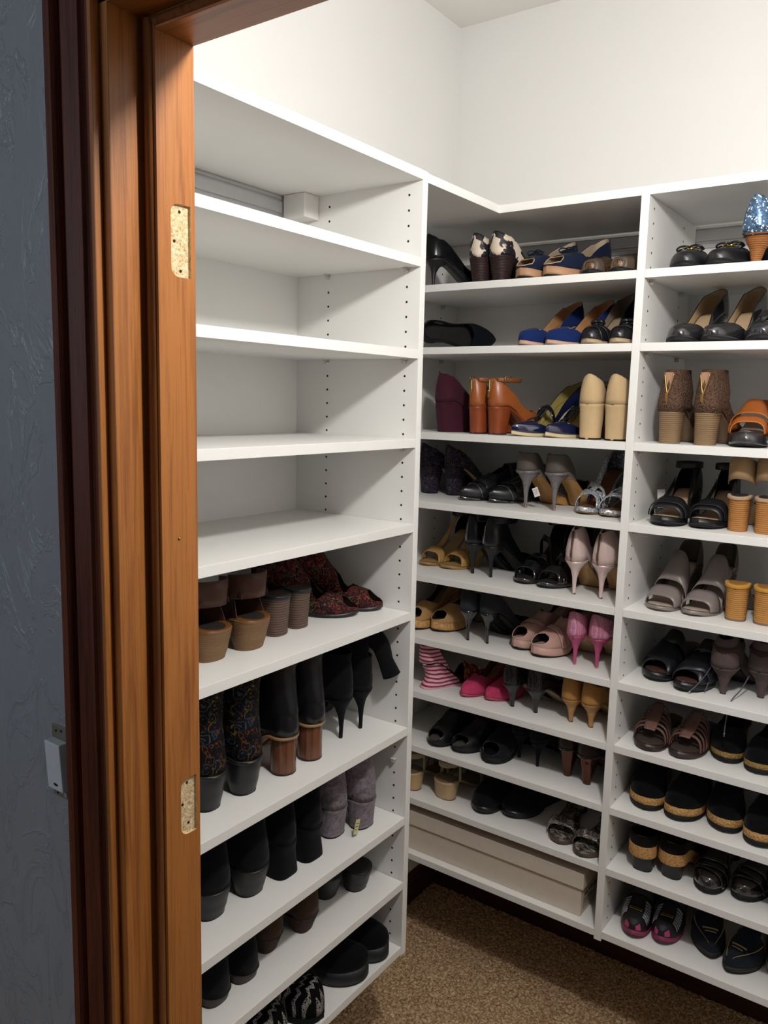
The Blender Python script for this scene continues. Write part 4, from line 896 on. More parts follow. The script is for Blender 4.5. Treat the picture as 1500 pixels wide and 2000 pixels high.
st('thick_clog', last=D(H=.05, P=.035, toe='round', L=.25, wb=.048, wh=.037), f=[(0, 0), (.4, 0), (.48, .3), (.55, .5), (.62, .8), (.68, 1), (1, 1)], mat=suede('0b0b0e'), lining=BLK, platform=leather('1e2124', .45), insole=suede('0b0b0e'), heel=('wedge', leather('1e2124', .45)), cat='clog', extras=[])
# ---------------------------------------------------------------- the shoes, one by one
# style, name, label, group, x, y, z, heading in degrees, foot, clear height above the shelf, lying, width scale
SHOES = [
 ('black_side', 'pump', 'smooth black pump seen side on, left corner, top shelf beside the cow print pumps', '', -0.2304, 0.3776, -0.1344, -32.6, -1, 0.1596, 0, 0.93),
 ('cow', 'pump', 'left black and cream cow print pump with dark stacked heel, top shelf, left bay', 'pair: black and cream cow print pump with dark stacked heel', -0.0907, 0.3862, -0.1344, -10.0, -1, 0.1596, 0, 0.865),
 ('cow', 'pump', 'right black and cream cow print pump with dark stacked heel, top shelf, left bay', 'pair: black and cream cow print pump with dark stacked heel', -0.0345, 0.3864, -0.1344, -17.4, 1, 0.1596, 0, 0.93),
 ('navy_bow', 'peep_toe_shoe', 'left navy suede peep toe with tan platform and thin bow, top shelf, left bay', 'pair: navy suede peep toe with tan platform and thin bow', 0.1006, 0.5845, -0.1344, 166.0, 1, 0.1596, 0, 0.964),
 ('navy_bow', 'peep_toe_shoe', 'right navy suede peep toe with tan platform and thin bow, top shelf, left bay', 'pair: navy suede peep toe with tan platform and thin bow', 0.1888, 0.5845, -0.1344, 166.0, -1, 0.1596, 0, 0.953),
 ('bronze', 'flat_shoe', 'left bronze snake print flat with rounded toe, top shelf, beside the divider', 'pair: bronze snake print flat with rounded toe', 0.2426, 0.5996, -0.1344, 175.1, 1, 0.1596, 0, 0.93),
 ('bronze', 'flat_shoe', 'right bronze snake print flat with rounded toe, top shelf, beside the divider', 'pair: bronze snake print flat with rounded toe', 0.3158, 0.6003, -0.1344, 178.3, -1, 0.1596, 0, 0.941),
 ('black_lying', 'pump', 'dark suede pump lying on its side alone, left corner, second shelf', '', -0.3246, 0.4793, -0.2956, -48.0, -1, 0.1417, 1, 1.0),
 ('cobalt', 'pump', 'left cobalt blue suede pump with tan lining and nude sole, second shelf, left bay', 'pair: cobalt blue suede pump with tan lining and nude sole', 0.1228, 0.5917, -0.2956, 164.0, 1, 0.1417, 0, 1.0),
 ('cobalt', 'pump', 'right cobalt blue suede pump with tan lining and nude sole, second shelf, left bay', 'pair: cobalt blue suede pump with tan lining and nude sole', 0.208, 0.5917, -0.2956, 164.0, -1, 0.1417, 0, 1.0),
 ('knotted', 'pump', 'left black pump with a knotted gathered toe, second shelf beside the cobalt blue pumps', 'pair: black leather pump with a knotted gathered toe', 0.2631, 0.598, -0.2956, 171.6, 1, 0.1417, 0, 0.876),
 ('knotted', 'pump', 'right black pump with a knotted gathered toe, second shelf beside the cobalt blue pumps', 'pair: black leather pump with a knotted gathered toe', 0.3185, 0.6005, -0.2956, 179.6, -1, 0.1417, 0, 0.876),
 ('burgundy', 'wedge_pump', 'burgundy suede wedge pump, left corner, third shelf', '', -0.2002, 0.4072, -0.521, -28.3, -1, 0.2059, 0, 0.855),
 ('cognac', 'heeled_sandal', 'left cognac block heel sandal with back zip and ankle strap, third shelf, left bay', 'pair: cognac block heel sandal with back zip and ankle strap', -0.0847, 0.3963, -0.521, -13.2, -1, 0.2059, 0, 0.855),
 ('cognac', 'heeled_sandal', 'right cognac block heel sandal with back zip and ankle strap, third shelf, left bay', 'pair: cognac block heel sandal with back zip and ankle strap', -0.03, 0.3967, -0.521, -21.2, 1, 0.2059, 0, 0.908),
 ('maryjane', 'strap_pump', 'left navy patent t-strap pump with gold lining, third shelf, left bay', 'pair: navy patent t-strap pump with gold lining', 0.1493, 0.592, -0.521, 154.0, 1, 0.2059, 0, 1.0),
 ('maryjane', 'strap_pump', 'right navy patent t-strap pump with gold lining, third shelf, left bay', 'pair: navy patent t-strap pump with gold lining', 0.2005, 0.6084, -0.521, 165.9, -1, 0.2059, 0, 0.876),
 ('beige_pump', 'block_heel_pump', 'left beige suede pump with matching tall block heel, third shelf, beside the divider', 'pair: beige suede pump with matching tall block heel', 0.2407, 0.381, -0.521, -0.7, -1, 0.2059, 0, 0.855),
 ('beige_pump', 'block_heel_pump', 'right beige suede pump with matching tall block heel, third shelf, beside the divider', 'pair: beige suede pump with matching tall block heel', 0.3034, 0.381, -0.521, -5.2, 1, 0.2059, 0, 0.865),
 ('brocade', 'pump', 'left dark brocade pump with nude sole, left corner, fourth shelf', 'pair: dark brocade pump with nude sole', -0.314, 0.5157, -0.7093, -36.6, -1, 0.1688, 0, 0.93),
 ('brocade', 'pump', 'right dark brocade pump with nude sole, left corner, fourth shelf', 'pair: dark brocade pump with nude sole', -0.2376, 0.5245, -0.7093, -41.6, 1, 0.1688, 0, 0.908),
 ('fringe', 'ankle_boot', 'left black fringed low shoe with pointed piped toe, fourth shelf beside the brocade pumps', 'pair: black fringed low shoe with pointed piped toe', -0.0396, 0.6721, -0.7093, 157.1, 1, 0.1688, 0, 0.964),
 ('fringe', 'ankle_boot', 'right black fringed low shoe with pointed piped toe, fourth shelf beside the brocade pumps', 'pair: black fringed low shoe with pointed piped toe', 0.0406, 0.6848, -0.7093, 159.1, -1, 0.1688, 0, 0.988),
 ('silver_cuff', 'heeled_sandal', 'left silver grey snakeskin stiletto with wide ankle cuff and tan sole, fourth shelf, left bay', 'pair: silver grey snakeskin stiletto with wide ankle cuff and tan sole', 0.0605, 0.4137, -0.7093, -11.3, -1, 0.1688, 0, 0.964),
 ('silver_cuff', 'heeled_sandal', 'right silver grey snakeskin stiletto with wide ankle cuff and tan sole, fourth shelf, left bay', 'pair: silver grey snakeskin stiletto with wide ankle cuff and tan sole', 0.1396, 0.414, -0.7093, -14.0, 1, 0.1688, 0, 0.93),
 ('glitter_sandal', 'strappy_sandal', 'left silver glitter strappy platform sandal, fourth shelf, beside the divider', 'pair: silver glitter strappy platform sandal', 0.2466, 0.6506, -0.7093, 173.3, 1, 0.1688, 0, 0.855),
 ('glitter_sandal', 'strappy_sandal', 'right silver glitter strappy platform sandal, fourth shelf, beside the divider', 'pair: silver glitter strappy platform sandal', 0.3176, 0.6432, -0.7093, 175.7, -1, 0.1688, 0, 0.876),
 ('tan_tstrap', 't_strap_sandal', 'left tan t-strap sandal with dark heel cup, left corner, fifth shelf', 'pair: tan t-strap sandal with dark heel cup', -0.2158, 0.6842, -0.914, 166.0, 1, 0.1852, 0, 0.964),
 ('tan_tstrap', 't_strap_sandal', 'right tan t-strap sandal with dark heel cup, left corner, fifth shelf', 'pair: tan t-strap sandal with dark heel cup', -0.1216, 0.6792, -0.914, 164.2, -1, 0.1852, 0, 0.964),
 ('black_zip_stiletto', 'heeled_sandal', 'left black stiletto sandal with back zip and buckled ankle strap, fifth shelf, left bay', 'pair: black leather stiletto sandal with back zip and buckled ankle strap', -0.1045, 0.4386, -0.914, -16.2, -1, 0.1852, 0, 0.964),
 ('black_zip_stiletto', 'heeled_sandal', 'right black stiletto sandal with back zip and buckled ankle strap, fifth shelf, left bay', 'pair: black leather stiletto sandal with back zip and buckled ankle strap', -0.0443, 0.4287, -0.914, -22.9, 1, 0.1852, 0, 0.953),
 ('patent_peep', 'strappy_sandal', 'left black patent open toe strappy sandal, fifth shelf beside the pale pink stilettos', 'pair: black patent open toe strappy sandal', 0.1091, 0.654, -0.914, 165.1, 1, 0.1852, 0, 0.941),
 ('patent_peep', 'strappy_sandal', 'right black patent open toe strappy sandal, fifth shelf beside the pale pink stilettos', 'pair: black patent open toe strappy sandal', 0.186, 0.6437, -0.914, 167.6, -1, 0.1852, 0, 0.908),
 ('pink_satin', 'heeled_sandal', 'left pale pink satin zipped stiletto sandal, fifth shelf, beside the divider', 'pair: pale pink satin zipped stiletto sandal', 0.2203, 0.3905, -0.914, -2.0, -1, 0.1852, 0, 0.908),
 ('pink_satin', 'heeled_sandal', 'right pale pink satin zipped stiletto sandal, fifth shelf, beside the divider', 'pair: pale pink satin zipped stiletto sandal', 0.2885, 0.3907, -0.914, -7.6, 1, 0.1852, 0, 0.953),
 ('tan_cork_peep', 'peep_toe_pump', 'left tan peep toe pump with cork platform, left corner, sixth shelf', 'pair: tan peep toe pump with cork platform', -0.2309, 0.6272, -1.0933, 170.7, 1, 0.1598, 0, 0.897),
 ('tan_cork_peep', 'peep_toe_pump', 'right tan peep toe pump with cork platform, left corner, sixth shelf', 'pair: tan peep toe pump with cork platform', -0.1471, 0.6488, -1.0933, 170.0, -1, 0.1598, 0, 0.897),
 ('charcoal_pump', 'pump', 'left charcoal suede stiletto pump with black heel, sixth shelf, left bay', 'pair: charcoal suede stiletto pump with black heel', -0.0851, 0.3915, -1.0933, -13.7, -1, 0.1598, 0, 0.919),
 ('charcoal_pump', 'pump', 'right charcoal suede stiletto pump with black heel, sixth shelf, left bay', 'pair: charcoal suede stiletto pump with black heel', -0.0316, 0.3997, -1.0933, -23.1, 1, 0.1598, 0, 0.855),
 ('blush_peep', 'peep_toe_pump', 'left blush leather peep toe pump with crossed vamp, sixth shelf, left bay', 'pair: blush leather peep toe pump with crossed vamp', 0.1451, 0.6396, -1.0933, 156.4, 1, 0.1598, 0, 0.876),
 ('blush_peep', 'peep_toe_pump', 'right blush leather peep toe pump with crossed vamp, sixth shelf, left bay', 'pair: blush leather peep toe pump with crossed vamp', 0.2073, 0.6175, -1.0933, 162.7, -1, 0.1598, 0, 0.876),
 ('pink_snake', 'pump', 'left bright pink snakeskin stiletto pump with gold heel tip, sixth shelf, beside the divider', 'pair: bright pink snakeskin stiletto pump with gold heel tip', 0.2376, 0.3833, -1.0933, 2.0, -1, 0.1598, 0, 0.855),
 ('pink_snake', 'pump', 'right bright pink snakeskin stiletto pump with gold heel tip, sixth shelf, beside the divider', 'pair: bright pink snakeskin stiletto pump with gold heel tip', 0.2896, 0.3918, -1.0933, -6.3, 1, 0.1598, 0, 0.919),
 ('striped_wedge', 'wedge_sandal', 'pink and white striped wedge sandal with flower patch, left corner, seventh shelf', '', -0.2087, 0.3771, -1.2519, -29.9, -1, 0.1391, 0, 0.897),
 ('pink_pointed', 'pump', 'left plain hot pink suede pump with almond toe, seventh shelf, left bay', 'pair: plain hot pink suede pump with almond toe', -0.0209, 0.6236, -1.2519, 164.6, 1, 0.1391, 0, 0.865),
 ('pink_pointed', 'pump', 'right plain hot pink suede pump with almond toe, seventh shelf, left bay', 'pair: plain hot pink suede pump with almond toe', 0.0556, 0.6406, -1.2519, 165.3, -1, 0.1391, 0, 0.964),
 ('gunmetal', 'kitten_heel_pump', 'left gunmetal snakeskin kitten heel pump, seventh shelf, left bay', 'pair: gunmetal snakeskin kitten heel pump', 0.0539, 0.3922, -1.2519, -17.5, -1, 0.1391, 0, 0.941),
 ('gunmetal', 'kitten_heel_pump', 'right gunmetal snakeskin kitten heel pump, seventh shelf, left bay', 'pair: gunmetal snakeskin kitten heel pump', 0.1237, 0.3902, -1.2519, -17.9, 1, 0.1391, 0, 0.855),
 ('tan_pump', 'kitten_heel_pump', 'left tan nubuck kitten heel pump, seventh shelf, beside the divider', 'pair: tan nubuck kitten heel pump', 0.2276, 0.3912, -1.2519, -5.6, -1, 0.1391, 0, 0.855),
 ('tan_pump', 'kitten_heel_pump', 'right tan nubuck kitten heel pump, seventh shelf, beside the divider', 'pair: tan nubuck kitten heel pump', 0.279, 0.3891, -1.2519, -13.0, 1, 0.1391, 0, 0.886),
 ('black_peep8', 'peep_toe_shoe', 'left black leather peep toe shoe with shiny edge, eighth shelf, left bay', 'pair: black leather peep toe shoe with shiny edge', -0.1366, 0.6015, -1.4127, 172.0, 1, 0.1413, 0, 1.0),
 ('black_peep8', 'peep_toe_shoe', 'right black leather peep toe shoe with shiny edge, eighth shelf, left bay', 'pair: black leather peep toe shoe with shiny edge', -0.0443, 0.6057, -1.4127, 172.0, -1, 0.1413, 0, 1.0),
 ('black_ruffle', 'peep_toe_shoe', 'black suede peep toe shoe with beaded toe edge and side buckle, eighth shelf, left bay', '', 0.04, 0.607, -1.4127, 171.8, 1, 0.1413, 0, 0.976),
 ('black_suede8', 'pump', 'left dark suede thin heel pump, eighth shelf beside the brown cone heels', 'pair: dark suede thin heel pump', 0.0634, 0.4429, -1.4127, -14.6, -1, 0.1413, 0, 0.908),
 ('black_suede8', 'pump', 'right dark suede thin heel pump, eighth shelf beside the brown cone heels', 'pair: dark suede thin heel pump', 0.1267, 0.4225, -1.4127, -16.6, 1, 0.1413, 0, 0.855),
 ('tortoise', 'heeled_sandal', 'left open back sandal with glossy brown cone heel, eighth shelf, beside the divider', 'pair: open back sandal with glossy brown cone heel', 0.2132, 0.4199, -1.4127, -10.7, -1, 0.1413, 0, 0.855),
 ('tortoise', 'heeled_sandal', 'right open back sandal with glossy brown cone heel, eighth shelf, beside the divider', 'pair: open back sandal with glossy brown cone heel', 0.2704, 0.4068, -1.4127, -16.1, 1, 0.1413, 0, 0.876),
 ('cream_strappy', 'strappy_sandal', 'left cream strappy sandal with pale wood block heel, left corner, ninth shelf', 'pair: cream strappy sandal with pale wood block heel', -0.2487, 0.3753, -1.5724, -6.0, -1, 0.1402, 0, 1.0),
 ('cream_strappy', 'strappy_sandal', 'right cream strappy sandal with pale wood block heel, left corner, ninth shelf', 'pair: cream strappy sandal with pale wood block heel', -0.1381, 0.3878, -1.5724, -8.0, 1, 0.1402, 0, 1.0),
 ('black_wedge9', 'wedge_shoe', 'left black suede round toe shoe with glossy dark platform, ninth shelf, left bay', 'pair: black suede round toe shoe with glossy dark platform', 0.0123, 0.6238, -1.5724, 171.8, 1, 0.1402, 0, 0.976),
 ('black_wedge9', 'wedge_shoe', 'right black suede round toe shoe with glossy dark platform, ninth shelf, left bay', 'pair: black suede round toe shoe with glossy dark platform', 0.1279, 0.6467, -1.5724, 166.0, -1, 0.1402, 0, 0.976),
 ('python_slide', 'slide_sandal', 'left grey python print slide, ninth shelf, beside the divider', 'pair: grey python print slide', 0.2, 0.6112, -1.5724, 186.0, 1, 0.1402, 0, 0.964),
 ('python_slide', 'slide_sandal', 'right grey python print slide, ninth shelf, beside the divider', 'pair: grey python print slide', 0.3072, 0.5919, -1.5724, 181.3, -1, 0.1402, 0, 0.964),
 ('bow_flat', 'flat_shoe', 'left black flat with cord bow and gold beads, top shelf, right bay', 'pair: black leather flat with cord bow and gold beads', 0.4522, 0.6046, -0.1344, 176.0, 1, 0.1596, 0, 0.976),
 ('bow_flat', 'flat_shoe', 'right black flat with cord bow and gold beads, top shelf, right bay', 'pair: black leather flat with cord bow and gold beads', 0.5487, 0.604, -0.1344, 174.2, -1, 0.1596, 0, 0.976),
 ('blue_sequin', 'pump', 'blue sequin pump with brown stacked cone heel, top shelf, right bay', '', 0.5888, 0.3512, -0.1344, -10.0, -1, 0.1596, 0, 1.0),
 ('black_round_pump', 'pump', 'left glossy black round toe pump with beige lining, second shelf, right bay', 'pair: glossy black round toe pump with beige lining', 0.4793, 0.6009, -0.2956, 168.9, 1, 0.1417, 0, 0.953),
 ('black_round_pump', 'pump', 'right glossy black round toe pump with beige lining, second shelf, right bay', 'pair: glossy black round toe pump with beige lining', 0.5636, 0.6017, -0.2956, 170.0, -1, 0.1417, 0, 0.908),
 ('black_strap_pump', 'strap_shoe', 'black patent low shoe with a wide instep strap, second shelf, right edge', '', 0.6383, 0.6031, -0.2956, 172.4, 1, 0.1417, 0, 0.953),
 ('brown_zip_bootie', 'ankle_boot', 'left speckled brown ankle boot with open back zip and stacked heel, third shelf, right bay', 'pair: speckled brown ankle boot with open back zip and stacked heel', 0.4286, 0.3861, -0.521, -5.1, -1, 0.2059, 0, 0.988),
 ('brown_zip_bootie', 'ankle_boot', 'right speckled brown ankle boot with open back zip and stacked heel, third shelf, right bay', 'pair: speckled brown ankle boot with open back zip and stacked heel', 0.5064, 0.3861, -0.521, -8.0, 1, 0.2059, 0, 0.976),
 ('cognac_sandal', 'platform_sandal', 'left cognac two-strap sandal on a dark platform, third shelf, right edge', 'pair: cognac two-strap sandal on a dark platform', 0.5935, 0.6152, -0.521, 180.0, 1, 0.2059, 0, 0.908),
 ('cognac_sandal', 'platform_sandal', 'right cognac two-strap sandal on a dark platform, third shelf, right edge', 'pair: cognac two-strap sandal on a dark platform', 0.7065, 0.6142, -0.521, 174.6, -1, 0.2059, 0, 0.919),
 ('black_quilt_sandal', 'heeled_sandal', 'left black open toe sandal with padded strap and beige insole, fourth shelf, right bay', 'pair: black open toe sandal with padded strap and beige insole', 0.4486, 0.6002, -0.7093, 176.3, 1, 0.1688, 0, 0.919),
 ('black_quilt_sandal', 'heeled_sandal', 'right black open toe sandal with padded strap and beige insole, fourth shelf, right bay', 'pair: black open toe sandal with padded strap and beige insole', 0.5313, 0.6216, -0.7093, 179.2, -1, 0.1688, 0, 0.855),
 ('beige_stacked', 'heeled_sandal', 'left beige open back sandal with orange brown stacked heel, fourth shelf, right edge', 'pair: beige open back sandal with orange brown stacked heel', 0.5932, 0.398, -0.7093, 2.2, -1, 0.1688, 0, 0.855),
 ('beige_stacked', 'heeled_sandal', 'right beige open back sandal with orange brown stacked heel, fourth shelf, right edge', 'pair: beige open back sandal with orange brown stacked heel', 0.6465, 0.3988, -0.7093, -5.2, 1, 0.1688, 0, 0.886),
 ('taupe_mule', 'mule', 'left taupe leather mule with two wide straps, fifth shelf, right bay', 'pair: taupe leather mule with two wide straps', 0.4604, 0.6196, -0.914, 172.0, 1, 0.1852, 0, 0.964),
 ('taupe_mule', 'mule', 'right taupe leather mule with two wide straps, fifth shelf, right bay', 'pair: taupe leather mule with two wide straps', 0.5402, 0.6263, -0.914, 175.8, -1, 0.1852, 0, 0.919),
 ('tan_stacked', 'heeled_mule', 'left tan suede mule with tall stacked heel and grey heel tip, fifth shelf, right edge', 'pair: tan suede mule with tall stacked heel and grey heel tip', 0.6048, 0.4027, -0.914, 3.8, -1, 0.1852, 0, 0.886),
 ('tan_stacked', 'heeled_mule', 'right tan suede mule with tall stacked heel and grey heel tip, fifth shelf, right edge', 'pair: tan suede mule with tall stacked heel and grey heel tip', 0.662, 0.4057, -0.914, -3.4, 1, 0.1852, 0, 0.93),
 ('black_cross', 'wedge_sandal', 'left black crossed strap open toe wedge sandal, sixth shelf, right bay', 'pair: black crossed strap open toe wedge sandal', 0.4717, 0.6425, -1.0933, 168.0, 1, 0.1598, 0, 0.941),
 ('black_cross', 'wedge_sandal', 'right black crossed strap open toe wedge sandal, sixth shelf, right bay', 'pair: black crossed strap open toe wedge sandal', 0.5489, 0.6127, -1.0933, 172.7, -1, 0.1598, 0, 0.876),
 ('mauve_bootie', 'bootie', 'left mauve grey suede bootie with tapered heel and loose lace, sixth shelf, right bay', 'pair: mauve grey suede bootie with tapered heel and loose lace', 0.5878, 0.3986, -1.0933, -5.8, -1, 0.1598, 0, 0.886),
 ('mauve_bootie', 'bootie', 'right mauve grey suede bootie with tapered heel and loose lace, sixth shelf, right bay', 'pair: mauve grey suede bootie with tapered heel and loose lace', 0.6625, 0.4277, -1.0933, -7.6, 1, 0.1598, 0, 0.953),
 ('woven_mauve', 'strappy_sandal', 'left mauve brown sandal of many narrow straps, seventh shelf, right bay', 'pair: mauve brown sandal of many narrow straps', 0.4421, 0.5988, -1.2519, 177.8, 1, 0.1391, 0, 0.964),
 ('woven_mauve', 'strappy_sandal', 'right mauve brown sandal of many narrow straps, seventh shelf, right bay', 'pair: mauve brown sandal of many narrow straps', 0.5319, 0.6043, -1.2519, 178.5, -1, 0.1391, 0, 0.908),
 ('gold_cork_flat', 'slip_on_shoe', 'left black slip-on with gold cork edge, seventh shelf, right edge', 'pair: black slip-on with gold cork edge', 0.5971, 0.6482, -1.2519, 181.3, 1, 0.1391, 0, 0.908),
 ('gold_cork_flat', 'slip_on_shoe', 'right black slip-on with gold cork edge, seventh shelf, right edge', 'pair: black slip-on with gold cork edge', 0.694, 0.6319, -1.2519, 179.3, -1, 0.1391, 0, 0.964),
 ('cork_wedge', 'wedge_clog', 'first from the left black slip-on clog with thick cork platform, eighth shelf, right bay', 'black cork clogs on the eighth shelf', 0.4243, 0.6215, -1.4127, 182.0, 1, 0.1413, 0, 0.988),
 ('cork_wedge', 'wedge_clog', 'second from the left black slip-on clog with thick cork platform, eighth shelf, right bay', 'black cork clogs on the eighth shelf', 0.5273, 0.6181, -1.4127, 180.0, -1, 0.1413, 0, 0.976),
 ('cork_wedge', 'wedge_clog', 'third from the left black slip-on clog with thick cork platform, eighth shelf, right bay', 'black cork clogs on the eighth shelf', 0.6017, 0.6311, -1.4127, 183.1, 1, 0.1413, 0, 0.953),
 ('cork_wedge', 'wedge_clog', 'rightmost black slip-on clog with thick cork platform, eighth shelf, right bay', 'black cork clogs on the eighth shelf', 0.7027, 0.6129, -1.4127, 181.3, -1, 0.1413, 0, 0.964),
 ('cork_heel', 'clog', 'left clog seen from behind with cork seat and black tapered heel, ninth shelf, right bay', 'pair: clog seen from behind with cork seat and black tapered heel', 0.4443, 0.3733, -1.5724, 1.8, -1, 0.1402, 0, 0.976),
 ('cork_heel', 'clog', 'right clog seen from behind with cork seat and black tapered heel, ninth shelf, right bay', 'pair: clog seen from behind with cork seat and black tapered heel', 0.507, 0.3852, -1.5724, -7.8, 1, 0.1402, 0, 0.976),
 ('patent_twist', 'slip_on_shoe', 'left very dark brown patent shoe with twisted folds, ninth shelf, right bay', 'pair: very dark brown patent shoe with twisted folds', 0.6091, 0.6258, -1.5724, 174.5, 1, 0.1402, 0, 0.886),
 ('patent_twist', 'slip_on_shoe', 'right very dark brown patent shoe with twisted folds, ninth shelf, right bay', 'pair: very dark brown patent shoe with twisted folds', 0.7094, 0.6429, -1.5724, 171.8, -1, 0.1402, 0, 0.855),
 ('beige_sole_slip', 'slip_on_shoe', 'dark slip-on with beige sole edge, ninth shelf cut by the right edge', '', 0.7921, 0.6287, -1.5724, 170.6, 1, 0.1402, 0, 0.93),
 ('trainer', 'trainer', 'left black trainer with pink toe bumper and yellow oval badge, lowest shelf, right bay', 'pair: black trainer with pink toe bumper and yellow oval badge', 0.4268, 0.6135, -1.7444, 180.9, 1, 0.1525, 0, 0.908),
 ('trainer', 'trainer', 'right black trainer with pink toe bumper and yellow oval badge, lowest shelf, right bay', 'pair: black trainer with pink toe bumper and yellow oval badge', 0.4897, 0.632, -1.7444, 185.6, -1, 0.1525, 0, 0.855),
 ('denim_slipon', 'slip_on_shoe', 'left navy slip-on with yellow stitching tilted on its ribbed side, lowest shelf, right bay', 'pair: navy slip-on with yellow stitching tilted on its ribbed side', 0.5503, 0.641, -1.7444, 194.6, 1, 0.1525, 0, 0.93),
 ('denim_slipon', 'slip_on_shoe', 'right navy slip-on with yellow stitching tilted on its ribbed side, lowest shelf, right bay', 'pair: navy slip-on with yellow stitching tilted on its ribbed side', 0.7259, 0.6167, -1.7444, 166.1, -1, 0.1525, 0, 0.897),
 ('beige_sole_slip', 'slip_on_shoe', 'black slip-on with beige toe, lowest shelf cut by the right edge', '', 0.7982, 0.6621, -1.7444, 169.3, 1, 0.1525, 0, 0.897),
 ('brown_stacked', 'heeled_sandal', 'nearest brown sandal with wide worn stacked heel, highest filled shelf, left wall', 'pair: brown leather sandal with wide worn stacked heel', -0.0697, -0.5125, -0.915, 90.0, -1, 0.1846, 0, 1.0),
 ('brown_stacked', 'heeled_sandal', 'second brown sandal with wide worn stacked heel, highest filled shelf, left wall', 'pair: brown leather sandal with wide worn stacked heel', -0.0637, -0.4164, -0.915, 92.0, 1, 0.1846, 0, 1.0),
 ('dark_stacked', 'heeled_mule', 'nearer dark brown mule with ridged stacked block heel beside the red paisley mules, left wall', 'pair: dark brown mule with ridged stacked block heel', -0.092, -0.3153, -0.915, 99.2, -1, 0.1846, 0, 0.908),
 ('dark_stacked', 'heeled_mule', 'farther dark brown mule with ridged stacked block heel beside the red paisley mules, left wall', 'pair: dark brown mule with ridged stacked block heel', -0.0961, -0.2488, -0.915, 94.7, 1, 0.1846, 0, 0.855),
 ('paisley', 'mule', 'nearer red and black paisley fabric open toe mule, highest filled shelf, left wall', 'pair: red and black paisley fabric open toe mule', -0.2863, -0.2181, -0.915, -61.9, 1, 0.1846, 0, 0.855),
 ('paisley', 'mule', 'farther red and black paisley fabric open toe mule, highest filled shelf, left wall', 'pair: red and black paisley fabric open toe mule', -0.2801, -0.1304, -0.915, -60.5, -1, 0.1846, 0, 0.941),
 ('floral_boot', 'ankle_boot', 'nearer black ankle boot embroidered with gold and grey flowers, second filled shelf, left wall', 'pair: black ankle boot embroidered with gold and grey flowers', -0.055, -0.5347, -1.1904000000000001, 91.8, -1, 0.2559, 0, 0.953),
 ('floral_boot', 'ankle_boot', 'farther black ankle boot embroidered with gold and grey flowers, second filled shelf, left wall', 'pair: black ankle boot embroidered with gold and grey flowers', -0.047, -0.4521, -1.1904000000000001, 87.3, 1, 0.2559, 0, 0.953),
 ('wood_heel_boot', 'boot', 'nearer black boot with round brown wooden heel, second filled shelf, left wall', 'pair: black leather boot with round brown wooden heel', -0.0472, -0.3399, -1.1904000000000001, 92.7, -1, 0.2559, 0, 0.953),
 ('wood_heel_boot', 'boot', 'farther black boot with round brown wooden heel, second filled shelf, left wall', 'pair: black leather boot with round brown wooden heel', -0.0485, -0.2582, -1.1904000000000001, 88.2, 1, 0.2559, 0, 0.953),
 ('stiletto_boot', 'stiletto_boot', 'black suede stiletto boot, the nearer one beside the boot with the folded shaft', '', -0.0627, -0.1398, -1.1904000000000001, 95.8, -1, 0.2559, 0, 0.976),
 ('folded_boot', 'stiletto_boot', 'black suede stiletto boot with its shaft flopped over, far end, second filled shelf, left wall', '', -0.0609, -0.0705, -1.1904000000000001, 92.2, -1, 0.2559, 0, 0.976),
 ('black_flared', 'ankle_boot', 'nearer black suede ankle boot with thick tapered heel, third filled shelf, left wall', 'pair: black suede ankle boot with thick tapered leather heel', -0.06, -0.5248, -1.4135, 90.0, -1, 0.2036, 0, 1.0),
 ('black_flared', 'ankle_boot', 'farther black suede ankle boot with thick tapered heel, third filled shelf, left wall', 'pair: black suede ankle boot with thick tapered leather heel', -0.0526, -0.4268, -1.4135, 90.0, 1, 0.2036, 0, 1.0),
 ('black_square', 'ankle_boot', 'nearer all black suede ankle boot with square heel beside the grey velvet boots', 'pair: all black suede ankle boot with square heel', -0.0527, -0.341, -1.4135, 90.9, -1, 0.2036, 0, 0.988),
 ('black_square', 'ankle_boot', 'farther all black suede ankle boot with square heel beside the grey velvet boots', 'pair: all black suede ankle boot with square heel', -0.0512, -0.2617, -1.4135, 89.1, 1, 0.2036, 0, 0.988),
 ('grey_velvet', 'ankle_boot', 'nearer grey crushed velvet ankle boot with block heel, third filled shelf, left wall', 'pair: grey crushed velvet ankle boot with block heel', -0.0639, -0.156, -1.4135, 92.7, -1, 0.2036, 0, 0.964),
 ('grey_velvet', 'ankle_boot', 'farther grey crushed velvet ankle boot with block heel, third filled shelf, left wall', 'pair: grey crushed velvet ankle boot with block heel', -0.0342, -0.0888, -1.4135, 87.3, 1, 0.2036, 0, 0.964),
 ('black_low_boot', 'ankle_boot', 'nearer black suede low boot with thin brown sole, fourth filled shelf, left wall', 'pair: black suede low boot with thin brown sole', -0.0481, -0.5312, -1.5783, 93.6, -1, 0.1453, 0, 0.953),
 ('black_low_boot', 'ankle_boot', 'farther black suede low boot with thin brown sole, fourth filled shelf, left wall', 'pair: black suede low boot with thin brown sole', -0.0485, -0.4567, -1.5783, 88.2, 1, 0.1453, 0, 0.93),
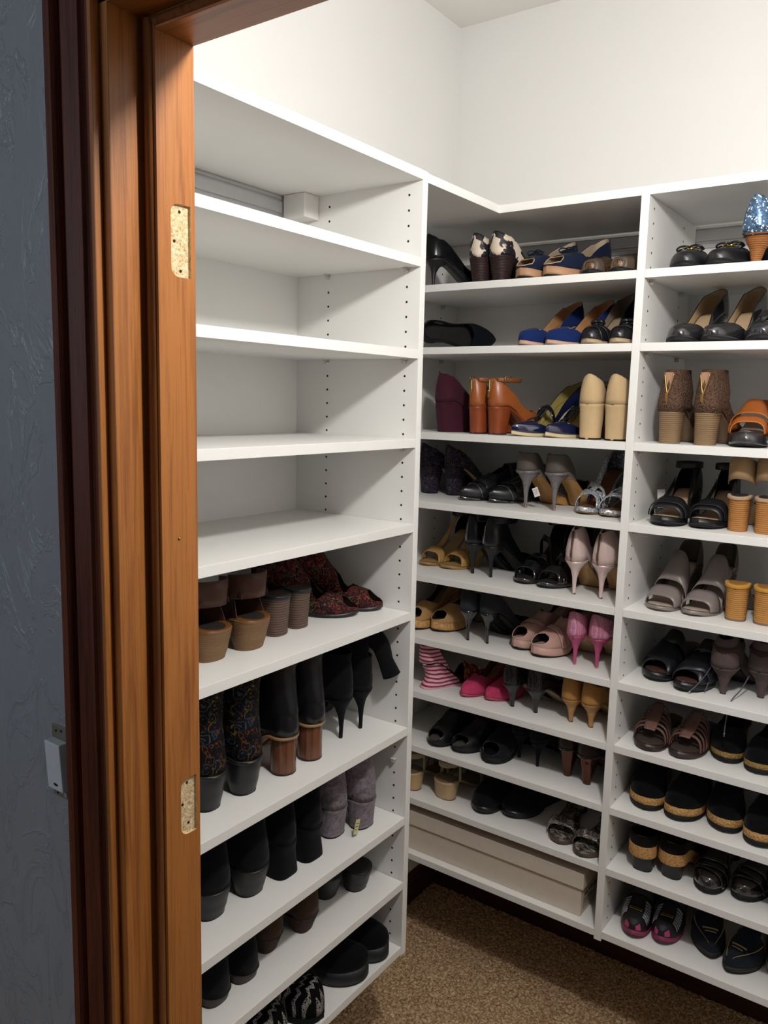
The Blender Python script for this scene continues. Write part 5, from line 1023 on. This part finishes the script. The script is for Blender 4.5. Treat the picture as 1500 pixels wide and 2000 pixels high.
 ('brown_suede_bootie', 'bootie', 'nearer dark brown suede bootie with low tapered heel, fourth filled shelf, left wall', 'pair: dark brown suede bootie with low tapered heel', -0.0659, -0.3636, -1.5783, 94.2, -1, 0.1453, 0, 0.976),
 ('brown_suede_bootie', 'bootie', 'farther dark brown suede bootie with low tapered heel, fourth filled shelf, left wall', 'pair: dark brown suede bootie with low tapered heel', -0.0494, -0.2683, -1.5783, 96.0, 1, 0.1453, 0, 1.0),
 ('black_wedge_mule', 'clog', 'nearer plain black rounded clog heel seen from behind, far end, fourth filled shelf, left wall', 'pair: plain black rounded clog heel seen from behind', -0.0825, -0.1454, -1.5783, 93.6, -1, 0.1453, 0, 0.953),
 ('black_wedge_mule', 'clog', 'farther plain black rounded clog heel seen from behind, far end, fourth filled shelf, left wall', 'pair: plain black rounded clog heel seen from behind', -0.045, -0.0848, -1.5783, 86.4, 1, 0.1453, 0, 0.953),
 ('knit_slipper', 'slipper', 'nearer black and white zigzag knit slipper, lowest shelf, left wall', 'pair: black and white zigzag knit slipper', -0.2521, -0.4712, -1.7489000000000001, -70.0, 1, 0.1511, 0, 1.0),
 ('knit_slipper', 'slipper', 'farther black and white zigzag knit slipper, lowest shelf, left wall', 'pair: black and white zigzag knit slipper', -0.2422, -0.3429, -1.7489000000000001, -74.0, -1, 0.1511, 0, 1.0),
 ('thick_clog', 'clog', 'nearer black clog with thick dark rounded sole, far end, lowest shelf, left wall', 'pair: black clog with thick dark rounded sole', -0.2295, -0.2413, -1.7489000000000001, -66.0, 1, 0.1511, 0, 0.93),
 ('thick_clog', 'clog', 'farther black clog with thick dark rounded sole, far end, lowest shelf, left wall', 'pair: black clog with thick dark rounded sole', -0.2453, -0.1207, -1.7489000000000001, -71.4, -1, 0.1511, 0, 0.93),
]
for (style, name, label, group, x, y, z, deg, side, room, lying, wide) in SHOES:
    sp = ST[style]
    t = make_shoe(sp, name, label, sp['cat'], group or None, (x, y, z), math.radians(deg), side, room)
    if lying: t.rotation_euler = (0, math.radians(86), math.radians(deg)); t.location.z = z+.0425
    t.scale.x = wide
